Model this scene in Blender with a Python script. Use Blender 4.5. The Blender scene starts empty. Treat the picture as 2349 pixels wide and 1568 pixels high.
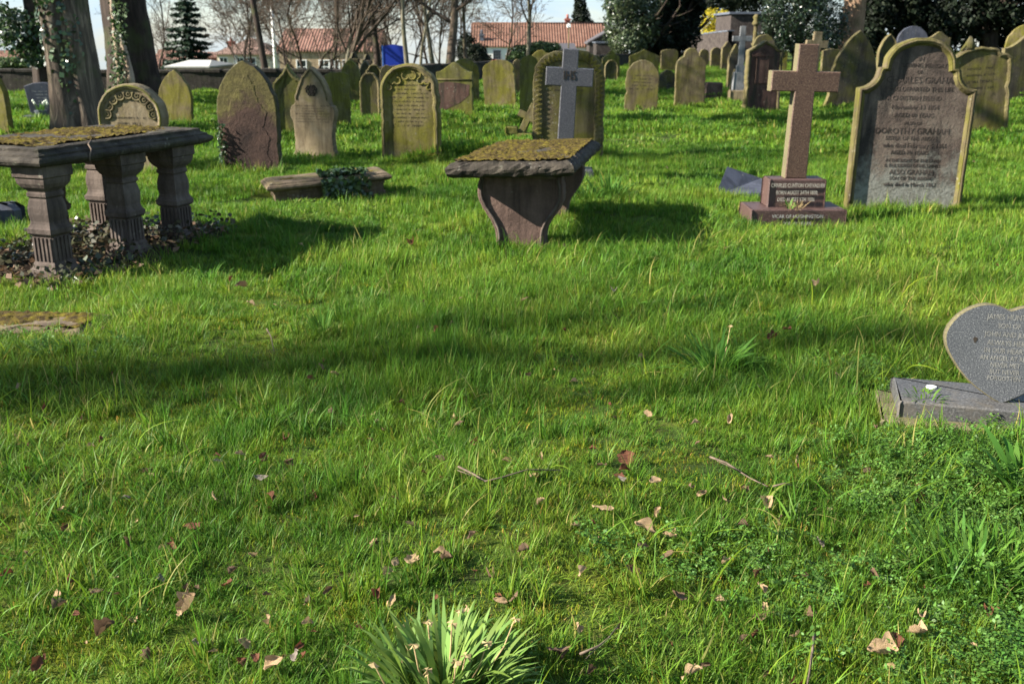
import bpy, bmesh, math, random
import numpy as np
from mathutils import Vector, Matrix, noise as mnoise

R = math.radians
SC = bpy.context.scene
COL = SC.collection
F = 35.0 / 36.0 * 2349.0
PITCH = R(17.04)
CP, SP = math.cos(PITCH), math.sin(PITCH)
HC = 1.55
SUN_AZ = R(10.0)      # direction the light travels, measured from +X towards +Y
SUN_EL = R(30.0)

# ------------------------------------------------------------------ terrain
def _ss(t):
    t = np.clip(t, 0, 1)
    return t * t * (3 - 2 * t)

WA, WB = (-4.6, 29.6), (9.5, 64.0)          # where the boundary wall bends, and where it ends
_wl = math.hypot(WB[0] - WA[0], WB[1] - WA[1])
_wn = (-(WB[1] - WA[1]) / _wl, (WB[0] - WA[0]) / _wl)

def behind_wall(x, y):
    d1 = y - WA[1] - 0.3
    d2 = (x - WA[0]) * _wn[0] + (y - WA[1]) * _wn[1] - 0.3
    return np.minimum(d1, d2)

def gz(x, y):
    x = np.asarray(x, float); y = np.asarray(y, float)
    z = (0.018 * np.sin(1.7 * x + 0.6 * y + 0.4) + 0.016 * np.sin(-0.9 * x + 2.1 * y + 1.3)
         + 0.012 * np.sin(3.3 * x - 1.9 * y) + 0.010 * np.sin(2.3 * x + 3.9 * y + 2.2)
         + 0.02 * np.sin(0.45 * x - 0.37 * y + 0.8) - 0.01)
    fade = 1 - _ss((y - 24) / 10)
    z = z * (0.3 + 0.7 * fade)
    b = behind_wall(x, y)
    z = z - 5.0 * _ss(b / 62.0) * (b > 0)
    z = z - 0.034 * np.maximum(0, y - 125) - 0.02 * np.maximum(0, -x - 60)
    return z

def g1(x, y):
    return float(gz(x, y))

# ------------------------------------------------------------------ from the photograph to the ground
def ray(px, py):
    u = (px - 1174.5) / F
    v = (784.0 - py) / F
    return u, CP + v * SP, -SP + v * CP

def G(px, py, z=0.0):
    dx, dy, dz = ray(px, py)
    t = (z - HC) / dz
    return dx * t, dy * t

def P(px, py, Y):
    dx, dy, dz = ray(px, py)
    t = Y / dy
    return dx * t, Y, HC + dz * t

def mpp(Y, z=0.0):
    return (Y * CP + (HC - z) * SP) / F

# ------------------------------------------------------------------ objects
def tag(o, label=None, cat=None, group=None, kind=None):
    if label: o['label'] = label
    if cat: o['category'] = cat
    if group: o['group'] = group
    if kind: o['kind'] = kind
    return o

def empty(name, loc=(0, 0, 0), rz=0.0, label=None, cat=None, group=None, rot=None):
    o = bpy.data.objects.new(name, None)
    o.empty_display_size = 0.2
    COL.objects.link(o)
    o.location = loc
    o.rotation_euler = rot if rot else (0, 0, rz)
    return tag(o, label, cat, group)

def link(name, me, parent=None, loc=None, rot=None):
    o = bpy.data.objects.new(name, me)
    COL.objects.link(o)
    if parent is not None: o.parent = parent
    if loc is not None: o.location = loc
    if rot is not None: o.rotation_euler = rot
    return o

class MB:
    """collects geometry for ONE mesh object"""
    def __init__(s):
        s.v, s.f, s.m, s.sm = [], [], [], []
    def add(s, verts, faces, mi=0, smooth=False):
        b = len(s.v)
        s.v.extend([tuple(p) for p in verts])
        for f in faces:
            s.f.append([i + b for i in f]); s.m.append(mi); s.sm.append(smooth)
        return s
    def box(s, c, size, rz=0.0, mi=0, taper=1.0, M=None):
        x, y, z = size[0] / 2, size[1] / 2, size[2] / 2
        vs = []
        for sz, t in ((-z, 1.0), (z, taper)):
            for sx, sy in ((-1, -1), (1, -1), (1, 1), (-1, 1)):
                px, py = sx * x * t, sy * y * t
                p = Vector((c[0] + px * math.cos(rz) - py * math.sin(rz), c[1] + px * math.sin(rz) + py * math.cos(rz), c[2] + sz))
                vs.append(M @ p if M else p)
        return s.add(vs, [(3, 2, 1, 0), (4, 5, 6, 7), (0, 1, 5, 4), (1, 2, 6, 5), (2, 3, 7, 6), (3, 0, 4, 7)], mi)
    def tube(s, pts, radii, sides=6, mi=0, closed=False, cap=True, smooth=True):
        pts = [Vector(p) for p in pts]
        n = len(pts)
        if not hasattr(radii, '__len__'): radii = [radii] * n
        up = None
        rings = []
        for i, p in enumerate(pts):
            a = pts[(i - 1) % n] if (closed or i > 0) else p
            b = pts[(i + 1) % n] if (closed or i < n - 1) else p
            d = (b - a)
            d = d.normalized() if d.length > 1e-9 else Vector((0, 0, 1))
            if up is None:
                up = Vector((0, 0, 1)) if abs(d.z) < 0.9 else Vector((1, 0, 0))
            e1 = d.cross(up)
            if e1.length < 1e-6: e1 = d.cross(Vector((0.3, 1, 0.2)))
            e1.normalize()
            e2 = e1.cross(d).normalized()
            up = e2
            rings.append([p + (e1 * math.cos(2 * math.pi * k / sides) + e2 * math.sin(2 * math.pi * k / sides)) * radii[i] for k in range(sides)])
        vs = [q for r in rings for q in r]
        fs = []
        for i in range(n if closed else n - 1):
            for k in range(sides):
                k2 = (k + 1) % sides
                j = (i + 1) % n
                fs.append((i * sides + k, i * sides + k2, j * sides + k2, j * sides + k))
        if cap and not closed:
            fs.append(tuple(range(sides))[::-1]); fs.append(tuple((n - 1) * sides + k for k in range(sides)))
        return s.add(vs, fs, mi, smooth)
    def mesh(s, name, mats):
        me = bpy.data.meshes.new(name)
        me.from_pydata(s.v, [], s.f)
        for m in (mats if isinstance(mats, (list, tuple)) else [mats]): me.materials.append(m)
        if s.f:
            me.polygons.foreach_set('material_index', s.m)
            me.polygons.foreach_set('use_smooth', s.sm)
        me.update()
        return me
    def build(s, name, mats, parent=None, loc=None, rot=None):
        return link(name, s.mesh(name, mats), parent, loc, rot)

def np_mesh(name, V, Q, mats, col=None, smooth=False, nside=4):
    """mesh from numpy arrays: V (n,3), Q (m,nside)"""
    me = bpy.data.meshes.new(name)
    V = np.asarray(V, np.float32); Q = np.asarray(Q, np.int32)
    me.vertices.add(len(V)); me.vertices.foreach_set('co', V.ravel())
    me.loops.add(Q.size); me.loops.foreach_set('vertex_index', Q.ravel())
    me.polygons.add(len(Q))
    me.polygons.foreach_set('loop_start', np.arange(0, Q.size, nside, dtype=np.int32))
    if smooth: me.polygons.foreach_set('use_smooth', np.ones(len(Q), bool))
    for m in (mats if isinstance(mats, (list, tuple)) else [mats]): me.materials.append(m)
    if col is not None:
        a = me.color_attributes.new('tint', 'FLOAT_COLOR', 'POINT')
        c = np.ones((len(V), 4), np.float32); c[:, :3] = col
        a.data.foreach_set('color', c.ravel())
    me.update(); me.validate()
    return me

# ------------------------------------------------------------------ materials
class NT:
    def __init__(s, name):
        s.m = bpy.data.materials.new(name); s.m.use_nodes = True
        s.t = s.m.node_tree; s.t.nodes.clear()
        s.out = s.n('ShaderNodeOutputMaterial')
    def n(s, t, **kw):
        nd = s.t.nodes.new(t)
        for k, v in kw.items():
            if k.startswith('i_'):
                key = k[2:].replace('_', ' ')
                nd.inputs[key].default_value = v
            else: setattr(nd, k, v)
        return nd
    def l(s, a, b): s.t.links.new(a, b)
    def noise(s, vec, scale, detail=4, rough=0.55, dist=0.0):
        nd = s.n('ShaderNodeTexNoise'); nd.inputs['Scale'].default_value = scale
        nd.inputs['Detail'].default_value = detail; nd.inputs['Roughness'].default_value = rough
        nd.inputs['Distortion'].default_value = dist
        if vec is not None: s.l(vec, nd.inputs['Vector'])
        return nd.outputs['Fac']
    def ramp(s, fac, stops, interp='LINEAR'):
        nd = s.n('ShaderNodeValToRGB'); cr = nd.color_ramp; cr.interpolation = interp
        while len(cr.elements) < len(stops): cr.elements.new(0.5)
        for e, (p, c) in zip(cr.elements, stops):
            e.position = p
            e.color = (*c, 1) if hasattr(c, '__len__') else (c, c, c, 1)
        s.l(fac, nd.inputs['Fac'])
        return nd.outputs['Color']
    def mix(s, fac, a, b, mode='MIX'):
        nd = s.n('ShaderNodeMix', data_type='RGBA', blend_type=mode)
        for sock, v in ((nd.inputs[0], fac), (nd.inputs[6], a), (nd.inputs[7], b)):
            if isinstance(v, bpy.types.NodeSocket): s.l(v, sock)
            elif hasattr(v, '__len__'): sock.default_value = (*v, 1)
            else: sock.default_value = v if sock.type == 'VALUE' else (v, v, v, 1)
        return nd.outputs[2]
    def math(s, op, a, b=None):
        nd = s.n('ShaderNodeMath', operation=op)
        for i, v in enumerate((a, b)):
            if v is None: continue
            if isinstance(v, bpy.types.NodeSocket): s.l(v, nd.inputs[i])
            else: nd.inputs[i].default_value = v
        return nd.outputs[0]
    def objvec(s, rnd=True):
        tc = s.n('ShaderNodeTexCoord')
        if not rnd: return tc.outputs['Object']
        oi = s.n('ShaderNodeObjectInfo')
        mu = s.n('ShaderNodeVectorMath', operation='MULTIPLY_ADD')
        cb = s.n('ShaderNodeCombineXYZ')
        for i in range(3): s.l(oi.outputs['Random'], cb.inputs[i])
        s.l(cb.outputs[0], mu.inputs[0]); mu.inputs[1].default_value = (37, 23, 51)
        s.l(tc.outputs['Object'], mu.inputs[2])
        return mu.outputs[0]
    def bump(s, h, strength, dist):
        b = s.n('ShaderNodeBump'); b.inputs['Strength'].default_value = strength; b.inputs['Distance'].default_value = dist
        s.l(h, b.inputs['Height'])
        return b.outputs['Normal']
    def done(s, col, rough=0.8, normal=None, spec=0.3, trans=0.0, metal=0.0):
        p = s.n('ShaderNodeBsdfPrincipled')
        if isinstance(col, bpy.types.NodeSocket): s.l(col, p.inputs['Base Color'])
        else: p.inputs['Base Color'].default_value = (*col, 1)
        if isinstance(rough, bpy.types.NodeSocket): s.l(rough, p.inputs['Roughness'])
        else: p.inputs['Roughness'].default_value = rough
        p.inputs['Specular IOR Level'].default_value = spec
        p.inputs['Metallic'].default_value = metal
        if normal is not None: s.l(normal, p.inputs['Normal'])
        res = p.outputs[0]
        if trans > 0:
            tr = s.n('ShaderNodeBsdfTranslucent')
            if isinstance(col, bpy.types.NodeSocket): s.l(col, tr.inputs['Color'])
            else: tr.inputs['Color'].default_value = (*col, 1)
            mx = s.n('ShaderNodeMixShader'); mx.inputs[0].default_value = trans
            s.l(res, mx.inputs[1]); s.l(tr.outputs[0], mx.inputs[2]); res = mx.outputs[0]
        s.l(res, s.out.inputs['Surface'])
        return s.m

def stone(name, c1, c2, c3=None, lichen=None, lamt=0.5, lich2=None, l2amt=0.35, scale=4.0, rough=0.9, bump=0.5, pits=True, stain=None, samt=0.5, grain=0.35):
    t = NT(name)
    v = t.objvec()
    n1 = t.noise(v, scale, 6, 0.6)
    stops = [(0.32, c1), (0.62, c2)] if c3 is None else [(0.28, c1), (0.5, c2), (0.72, c3)]
    c = t.ramp(n1, stops)
    if stain:
        mp = t.n('ShaderNodeMapping'); t.l(v, mp.inputs['Vector']); mp.inputs['Scale'].default_value = (7, 7, 1.1)
        ns = t.noise(mp.outputs[0], 1.0, 5, 0.6, 0.6)
        c = t.mix(t.ramp(ns, [(samt, 0.0), (samt + 0.14, 1.0)]), c, stain)
    if lichen:
        n2 = t.noise(v, scale * 0.8, 8, 0.65, 0.4)
        c = t.mix(t.ramp(n2, [(1 - lamt - 0.12, 0.0), (1 - lamt + 0.1, 1.0)]), c, lichen)
    if lich2:
        n3 = t.noise(v, scale * 3.5, 5, 0.7, 0.3)
        c = t.mix(t.ramp(n3, [(1 - l2amt, 0.0), (1 - l2amt + 0.06, 1.0)]), c, lich2)
    ms = t.n('ShaderNodeMapping'); t.l(v, ms.inputs['Vector']); ms.inputs['Scale'].default_value = (11, 11, 1.6)
    c = t.mix(t.ramp(t.noise(ms.outputs[0], 1.0, 6, 0.65, 0.8), [(0.42, 0.0), (0.66, 0.8)]), c, t.mix(1.0, c, (0.38, 0.36, 0.36), 'MULTIPLY'))
    vo = t.n('ShaderNodeTexVoronoi'); vo.inputs['Scale'].default_value = 15; t.l(v, vo.inputs['Vector'])     # round crusts of pale lichen
    sp = t.math('MULTIPLY', t.ramp(t.math('ADD', vo.outputs['Distance'], t.math('MULTIPLY', t.noise(v, 60, 3), 0.25)), [(0.26, 1.0), (0.34, 0.0)]), t.ramp(t.noise(v, 2.6, 4), [(0.5, 0.0), (0.6, 0.55)]))
    c = t.mix(sp, c, (0.24, 0.225, 0.17))
    nf = t.noise(v, 90, 3, 0.7)
    c = t.mix(grain, c, t.ramp(nf, [(0.3, 0.25), (0.7, 1.0)]), 'MULTIPLY')
    nb = t.noise(v, 34, 6, 0.7)
    h = t.mix(0.5, nb, t.noise(v, scale * 2.2, 5, 0.6))
    return t.done(c, rough, t.bump(h, bump, 0.02), 0.25)

def granite(name, dark, mid, light, scale=170, rough=0.5, mossc=None, mamt=0.3):
    t = NT(name)
    v = t.objvec()
    n = t.noise(v, scale, 2, 0.8)
    c = t.ramp(n, [(0.36, dark), (0.46, mid), (0.56, mid), (0.64, light)])
    c = t.mix(0.35, c, t.ramp(t.noise(v, 5, 4), [(0.3, 0.55), (0.7, 1.0)]), 'MULTIPLY')
    if mossc:
        c = t.mix(t.ramp(t.noise(v, 7, 6, 0.65), [(1 - mamt - 0.1, 0.0), (1 - mamt + 0.1, 0.85)]), c, mossc)
    return t.done(c, rough, t.bump(n, 0.15, 0.004), 0.4)

def plain(name, col, rough=0.6, spec=0.3, var=0.2, scale=8, bump=0.0, trans=0.0):
    t = NT(name)
    v = t.objvec()
    n = t.noise(v, scale, 5)
    c = t.mix(1.0, col, t.ramp(n, [(0.3, 1 - var), (0.7, 1 + var)]), 'MULTIPLY')
    return t.done(c, rough, t.bump(n, bump, 0.02) if bump else None, spec, trans)

def leafmat(name, c1, c2, rough=0.45, spec=0.4, trans=0.3, tint=True):
    t = NT(name)
    oi = t.n('ShaderNodeNewGeometry')
    n = t.noise(oi.outputs['Position'], 1.6, 4)
    c = t.ramp(n, [(0.3, c1), (0.7, c2)])
    if tint:
        at = t.n('ShaderNodeAttribute', attribute_name='tint')
        c = t.mix(1.0, c, at.outputs['Color'], 'MULTIPLY')
    return t.done(c, rough, None, spec, trans)

def barkmat(name, c1, c2, c3, sz=1.4):
    t = NT(name)
    v = t.objvec()
    mp = t.n('ShaderNodeMapping'); t.l(v, mp.inputs['Vector']); mp.inputs['Scale'].default_value = (9, 9, sz)
    n = t.noise(mp.outputs[0], 1.0, 7, 0.65, 0.8)
    c = t.ramp(n, [(0.3, c1), (0.5, c2), (0.68, c3)])
    n2 = t.noise(v, 2.2, 5)
    c = t.mix(t.ramp(n2, [(0.5, 0.0), (0.68, 0.6)]), c, (0.05, 0.06, 0.02))
    return t.done(c, 0.9, t.bump(n, 0.9, 0.04), 0.2)

M = {}
M['sand'] = stone('golden_sandstone', (0.12, 0.093, 0.05), (0.19, 0.15, 0.075), (0.27, 0.22, 0.10), (0.165, 0.148, 0.022), 0.52, (0.05, 0.045, 0.03), 0.33)
M['sand2'] = stone('pale_sandstone', (0.14, 0.11, 0.062), (0.22, 0.17, 0.10), (0.27, 0.22, 0.14), (0.17, 0.145, 0.035), 0.33, (0.09, 0.08, 0.05), 0.27)
M['green'] = stone('algae_sandstone', (0.075, 0.068, 0.034), (0.125, 0.11, 0.05), (0.18, 0.165, 0.07), (0.135, 0.13, 0.022), 0.54, (0.05, 0.05, 0.03), 0.33)
M['brown'] = stone('brown_sandstone', (0.075, 0.056, 0.034), (0.128, 0.1, 0.056), (0.185, 0.15, 0.08), (0.128, 0.117, 0.022), 0.48, (0.04, 0.03, 0.028), 0.36)
M['red'] = stone('red_sandstone', (0.06, 0.033, 0.026), (0.10, 0.054, 0.042), (0.13, 0.082, 0.06), (0.10, 0.10, 0.03), 0.3, (0.03, 0.02, 0.02), 0.36, stain=(0.045, 0.035, 0.025), samt=0.52)
M['dark'] = stone('sooty_sandstone', (0.035, 0.029, 0.022), (0.062, 0.052, 0.038), (0.10, 0.084, 0.052), (0.085, 0.08, 0.018), 0.46, (0.03, 0.026, 0.024), 0.35)
M['rim'] = stone('sunlit_lichen_rim_stone', (0.085, 0.067, 0.034), (0.145, 0.118, 0.055), (0.2, 0.17, 0.09), (0.13, 0.115, 0.03), 0.4, (0.08, 0.07, 0.03), 0.3)  # lichen yellow, plus sunlight on edges and side faces put into the colour
M['table'] = stone('table_tomb_stone', (0.07, 0.052, 0.043), (0.115, 0.087, 0.072), (0.185, 0.148, 0.125), (0.085, 0.08, 0.03), 0.27, (0.05, 0.04, 0.035), 0.3)
M['slab'] = stone('lichened_slab_stone', (0.028, 0.023, 0.018), (0.055, 0.045, 0.034), (0.10, 0.085, 0.065), (0.04, 0.042, 0.018), 0.35, (0.19, 0.175, 0.145), 0.37, bump=0.9)
M['panel'] = stone('red_panel_stone', (0.085, 0.054, 0.043), (0.13, 0.083, 0.066), (0.16, 0.11, 0.086), (0.10, 0.085, 0.05), 0.24, (0.07, 0.05, 0.04), 0.3, bump=0.8)
M['ledger'] = stone('buff_ledger_stone', (0.09, 0.065, 0.042), (0.15, 0.108, 0.07), (0.19, 0.145, 0.095), (0.10, 0.09, 0.018), 0.4, (0.08, 0.06, 0.05), 0.3)
M['wall'] = stone('boundary_wall_stone', (0.022, 0.019, 0.016), (0.04, 0.034, 0.027), (0.06, 0.052, 0.042), (0.05, 0.06, 0.02), 0.35, (0.02, 0.018, 0.015), 0.38, bump=1.0)  # stone colour darkened to stand in for the shade on the wall
M['rubble'] = stone('rubble_wall_stone', (0.038, 0.03, 0.028), (0.065, 0.052, 0.047), (0.10, 0.084, 0.074), None, 0, (0.05, 0.04, 0.04), 0.4, scale=5, bump=1.0)
M['granite'] = granite('grey_granite', (0.018, 0.018, 0.023), (0.05, 0.05, 0.06), (0.15, 0.15, 0.155), 95, 0.5)
M['granite_edge'] = granite('sunlit_lichen_granite_edge', (0.075, 0.064, 0.032), (0.125, 0.106, 0.053), (0.18, 0.158, 0.088), 120, 0.8)  # lichen on the granite sides, with sunlit brightness mixed into its colour
M['heart'] = granite('speckled_grey_granite', (0.025, 0.026, 0.031), (0.075, 0.078, 0.084), (0.21, 0.21, 0.208), 190, 0.42)
M['pink'] = granite('red_granite', (0.035, 0.018, 0.015), (0.092, 0.05, 0.034), (0.2, 0.132, 0.085), 110, 0.5)
M['pinkbase'] = granite('dark_red_granite', (0.03, 0.016, 0.015), (0.07, 0.038, 0.033), (0.14, 0.09, 0.075), 120, 0.55)
M['slate'] = stone('blue_slate', (0.045, 0.05, 0.068), (0.075, 0.08, 0.105), None, (0.12, 0.12, 0.11), 0.22, None, 0, rough=0.6, bump=0.15)
M['white'] = stone('grey_marble', (0.16, 0.165, 0.17), (0.25, 0.255, 0.26), None, (0.2, 0.2, 0.09), 0.25, (0.09, 0.09, 0.08), 0.27)
M['letter'] = plain('incised_letter_shadow', (0.035, 0.028, 0.022), 0.9, 0.1)
M['letter_worn'] = plain('worn_letter', (0.07, 0.053, 0.045), 0.9, 0.1, 0.6, 7)
M['peel'] = stone('peeled_red_stone', (0.026, 0.019, 0.016), (0.05, 0.031, 0.026), (0.08, 0.05, 0.038), (0.05, 0.03, 0.025), 0.35, (0.025, 0.018, 0.016), 0.36, scale=3)
M['letter_stone'] = plain('cut_granite_letter', (0.165, 0.16, 0.145), 0.8, 0.2, 0.4, 40)
M['letter_pale'] = plain('lead_letter', (0.36, 0.33, 0.28), 0.7, 0.2, 0.35, 30)
M['letter_grey'] = plain('pale_cut_letter', (0.33, 0.33, 0.31), 0.8, 0.2, 0.3, 30)
M['soil'] = plain('dark_soil', (0.035, 0.025, 0.016), 0.95, 0.1, 0.5, 9, 0.8)
M['granite_base'] = granite('weathered_granite_base', (0.036, 0.035, 0.036), (0.075, 0.073, 0.072), (0.15, 0.145, 0.14), 110, 0.6, (0.10, 0.085, 0.065), 0.4)
M['turf_moss'] = leafmat('short_turf_moss', (0.085, 0.16, 0.012), (0.19, 0.225, 0.016), 0.8, 0.1, 0.3)
M['white_spot'] = plain('white_enamel', (0.75, 0.75, 0.73), 0.4)
M['bark_pale'] = barkmat('sycamore_bark', (0.03, 0.022, 0.017), (0.085, 0.064, 0.048), (0.23, 0.175, 0.125))  # palest streaks in the colour stand for sunlit strips of bark
M['bark_dark'] = barkmat('lime_bark', (0.017, 0.012, 0.010), (0.034, 0.024, 0.019), (0.058, 0.041, 0.033))
M['bark_brown'] = barkmat('yew_bark', (0.13, 0.075, 0.045), (0.24, 0.15, 0.095), (0.34, 0.235, 0.155))
M['bark_twig'] = plain('bare_twig_bark', (0.075, 0.058, 0.045), 0.9, 0.1, 0.4, 2)
M['bark_grey'] = barkmat('young_tree_bark', (0.08, 0.07, 0.05), (0.13, 0.115, 0.08), (0.22, 0.2, 0.15))
M['ivystem'] = barkmat('ivy_stem_bark', (0.20, 0.145, 0.105), (0.33, 0.25, 0.185), (0.44, 0.35, 0.27))
M['ivy'] = leafmat('ivy_leaf', (0.022, 0.048, 0.014), (0.05, 0.085, 0.028), 0.32, 0.55, 0.12)
M['ivy_ground'] = leafmat('ground_ivy_leaf', (0.03, 0.045, 0.018), (0.075, 0.06, 0.03), 0.4, 0.4, 0.1)
M['yew'] = leafmat('yew_foliage', (0.004, 0.008, 0.0035), (0.011, 0.018, 0.007), 0.65, 0.2, 0.08)
M['holly'] = leafmat('holly_leaf', (0.016, 0.033, 0.013), (0.04, 0.06, 0.028), 0.3, 0.55, 0.08)
M['ivytree'] = leafmat('ivy_tree_leaf', (0.03, 0.05, 0.02), (0.075, 0.1, 0.045), 0.4, 0.5, 0.15)
M['spruce'] = leafmat('spruce_needle', (0.012, 0.028, 0.018), (0.03, 0.055, 0.028), 0.6, 0.3, 0.1)
M['laurel'] = leafmat('shrub_leaf', (0.03, 0.06, 0.015), (0.065, 0.11, 0.03), 0.45, 0.4, 0.25)
M['forsythia'] = leafmat('yellow_blossom', (0.32, 0.27, 0.015), (0.5, 0.42, 0.03), 0.7, 0.2, 0.3)
M['daff'] = leafmat('daffodil_leaf', (0.06, 0.15, 0.018), (0.10, 0.2, 0.028), 0.7, 0.14, 0.35)
M['daff_pale'] = leafmat('glaucous_daffodil_leaf', (0.12, 0.22, 0.035), (0.2, 0.3, 0.07), 0.62, 0.2, 0.35)
M['cover'] = leafmat('cow_parsley_leaf', (0.06, 0.15, 0.02), (0.12, 0.23, 0.04), 0.5, 0.3, 0.35)
def mossmat():
    t = NT('golden_moss'); v = t.objvec()
    c = t.ramp(t.noise(v, 17, 6, 0.7), [(0.34, (0.035, 0.024, 0.013)), (0.46, (0.075, 0.053, 0.02)), (0.56, (0.125, 0.095, 0.018)), (0.72, (0.21, 0.178, 0.022))])
    c = t.mix(0.5, c, t.ramp(t.noise(v, 130, 3, 0.7), [(0.3, 0.3), (0.7, 1.2)]), 'MULTIPLY')
    return t.done(c, 0.95, t.bump(t.noise(v, 160, 4, 0.7), 1.0, 0.01), 0.1)
M['moss'] = mossmat()
def greatmat():
    t = NT('stained_great_stone'); v = t.objvec(False)
    sp = t.n('ShaderNodeSeparateXYZ'); t.l(v, sp.inputs[0])
    n = t.noise(v, 3.4, 7, 0.65, 0.4)
    c = t.ramp(n, [(0.3, (0.055, 0.042, 0.036)), (0.48, (0.115, 0.086, 0.07)), (0.6, (0.16, 0.125, 0.1)), (0.74, (0.17, 0.15, 0.12))])
    mp = t.n('ShaderNodeMapping'); t.l(v, mp.inputs['Vector']); mp.inputs['Scale'].default_value = (6, 6, 0.9)
    c = t.mix(t.ramp(t.noise(mp.outputs[0], 1.0, 5, 0.6, 0.5), [(0.5, 0.0), (0.62, 0.85)]), c, (0.03, 0.026, 0.024))
    k = t.math('ADD', t.math('MULTIPLY', sp.outputs['Z'], -1.25), t.math('MULTIPLY', t.noise(v, 5, 7, 0.7), 1.7))
    c = t.mix(t.ramp(k, [(0.24, 0.0), (0.56, 0.9)]), c, t.ramp(t.noise(v, 22, 5, 0.7), [(0.3, (0.13, 0.125, 0.10)), (0.6, (0.27, 0.27, 0.235))]))
    c = t.mix(0.4, c, t.ramp(t.noise(v, 90, 3, 0.7), [(0.3, 0.3), (0.7, 1.0)]), 'MULTIPLY')
    return t.done(c, 0.92, t.bump(t.noise(v, 40, 6, 0.7), 0.5, 0.02), 0.2)
M['weathered'] = greatmat()
def gothicmat():
    t = NT('red_black_gothic_stone'); v = t.objvec(False)
    sp = t.n('ShaderNodeSeparateXYZ'); t.l(v, sp.inputs[0])
    n = t.noise(v, 3.0, 7, 0.65, 0.5)
    c = t.ramp(n, [(0.3, (0.022, 0.015, 0.013)), (0.48, (0.05, 0.03, 0.024)), (0.62, (0.085, 0.05, 0.038)), (0.76, (0.11, 0.085, 0.06))])
    ax = t.math('ABSOLUTE', sp.outputs['X'])
    k = t.math('ADD', t.math('ADD', t.math('MULTIPLY', sp.outputs['Z'], 0.75), t.math('MULTIPLY', ax, 0.55)), t.math('MULTIPLY', t.noise(v, 4.5, 6, 0.65), 0.5))
    c = t.mix(t.ramp(k, [(0.86, 0.0), (1.14, 1.0)]), c, t.ramp(t.noise(v, 9, 5, 0.65), [(0.35, (0.07, 0.058, 0.024)), (0.65, (0.14, 0.118, 0.04))]))
    c = t.mix(0.4, c, t.ramp(t.noise(v, 90, 3, 0.7), [(0.3, 0.3), (0.7, 1.0)]), 'MULTIPLY')
    return t.done(c, 0.92, t.bump(t.noise(v, 30, 6, 0.7), 0.6, 0.02), 0.2)
M['gothic'] = gothicmat()
M['withered'] = plain('withered_petal', (0.42, 0.31, 0.16), 0.8, 0.1, 0.4, 40, 0, 0.3)
M['snowdrop'] = plain('white_petal', (0.75, 0.78, 0.68), 0.7, 0.1, 0.1, 8, 0, 0.3)

def pantile(name, c1, c2, c3):
    t = NT(name)
    v = t.objvec(False)
    w = t.n('ShaderNodeTexWave', wave_type='BANDS', bands_direction='X', wave_profile='SIN'); w.inputs['Scale'].default_value = 1.15
    t.l(v, w.inputs['Vector'])
    n = t.noise(v, 1.3, 6, 0.7)
    c = t.ramp(n, [(0.3, c1), (0.5, c2), (0.7, c3)])
    c = t.mix(0.5, c, t.ramp(w.outputs['Fac'], [(0.15, 0.35), (0.6, 1.0)]), 'MULTIPLY')
    return t.done(c, 0.85, t.bump(w.outputs['Fac'], 1.0, 0.06), 0.2)
M['tile_orange'] = pantile('orange_pantile', (0.11, 0.056, 0.039), (0.165, 0.083, 0.057), (0.205, 0.118, 0.084))
M['tile_red'] = pantile('weathered_red_tile', (0.13, 0.066, 0.05), (0.19, 0.098, 0.072), (0.235, 0.14, 0.105))
M['tile_brown'] = pantile('brown_tile', (0.15, 0.095, 0.075), (0.22, 0.14, 0.11), (0.27, 0.18, 0.14))
M['render_white'] = plain('white_render', (0.72, 0.71, 0.68), 0.9, 0.1, 0.08, 1.5)
M['render_cream'] = plain('cream_render', (0.56, 0.48, 0.36), 0.9, 0.1, 0.1, 1.5)
M['stone_house'] = stone('house_sandstone', (0.3, 0.22, 0.14), (0.4, 0.3, 0.19), (0.46, 0.37, 0.26), None, 0, (0.2, 0.15, 0.1), 0.35, scale=2, bump=0.6)
M['glass'] = plain('window_glass', (0.03, 0.035, 0.045), 0.1, 0.6)
M['paint_white'] = plain('white_gloss_paint', (0.8, 0.8, 0.78), 0.5)
M['paint_red'] = plain('red_gloss_paint', (0.35, 0.04, 0.045), 0.5)
M['brick'] = plain('red_brick', (0.28, 0.1, 0.075), 0.9, 0.1, 0.3, 6)
M['blue'] = plain('blue_paint', (0.006, 0.026, 0.26), 0.5, 0.3, 0.1)
M['blue_edge'] = plain('pale_blue_paint', (0.06, 0.16, 0.5), 0.5)
M['concrete'] = plain('grey_concrete', (0.4, 0.39, 0.36), 0.9, 0.1, 0.15)
M['lead'] = plain('lead_capping', (0.09, 0.1, 0.125), 0.6, 0.3)
M['slate_roof'] = plain('dark_slate_roof', (0.07, 0.065, 0.07), 0.8, 0.2, 0.3)

# leaves on the grass
def deadleaf(name, c1, c2):
    t = NT(name)
    v = t.objvec()
    c = t.ramp(t.noise(v, 26, 5, 0.7), [(0.3, c1), (0.7, c2)])
    wv = t.n('ShaderNodeTexWave', wave_type='BANDS', bands_direction='DIAGONAL'); wv.inputs['Scale'].default_value = 32
    wv.inputs['Distortion'].default_value = 1.5
    t.l(v, wv.inputs['Vector'])
    c = t.mix(0.3, c, t.ramp(wv.outputs['Fac'], [(0.0, 0.5), (0.35, 1.0)]), 'MULTIPLY')
    return t.done(c, 0.7, t.bump(wv.outputs['Fac'], 0.5, 0.002), 0.25, 0.2)
M['leaf_tan'] = deadleaf('tan_dead_leaf', (0.30, 0.19, 0.10), (0.48, 0.34, 0.2))
M['leaf_red'] = deadleaf('russet_dead_leaf', (0.09, 0.034, 0.018), (0.19, 0.072, 0.036))
M['leaf_brown'] = deadleaf('brown_dead_leaf', (0.1, 0.06, 0.036), (0.2, 0.125, 0.075))
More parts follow.
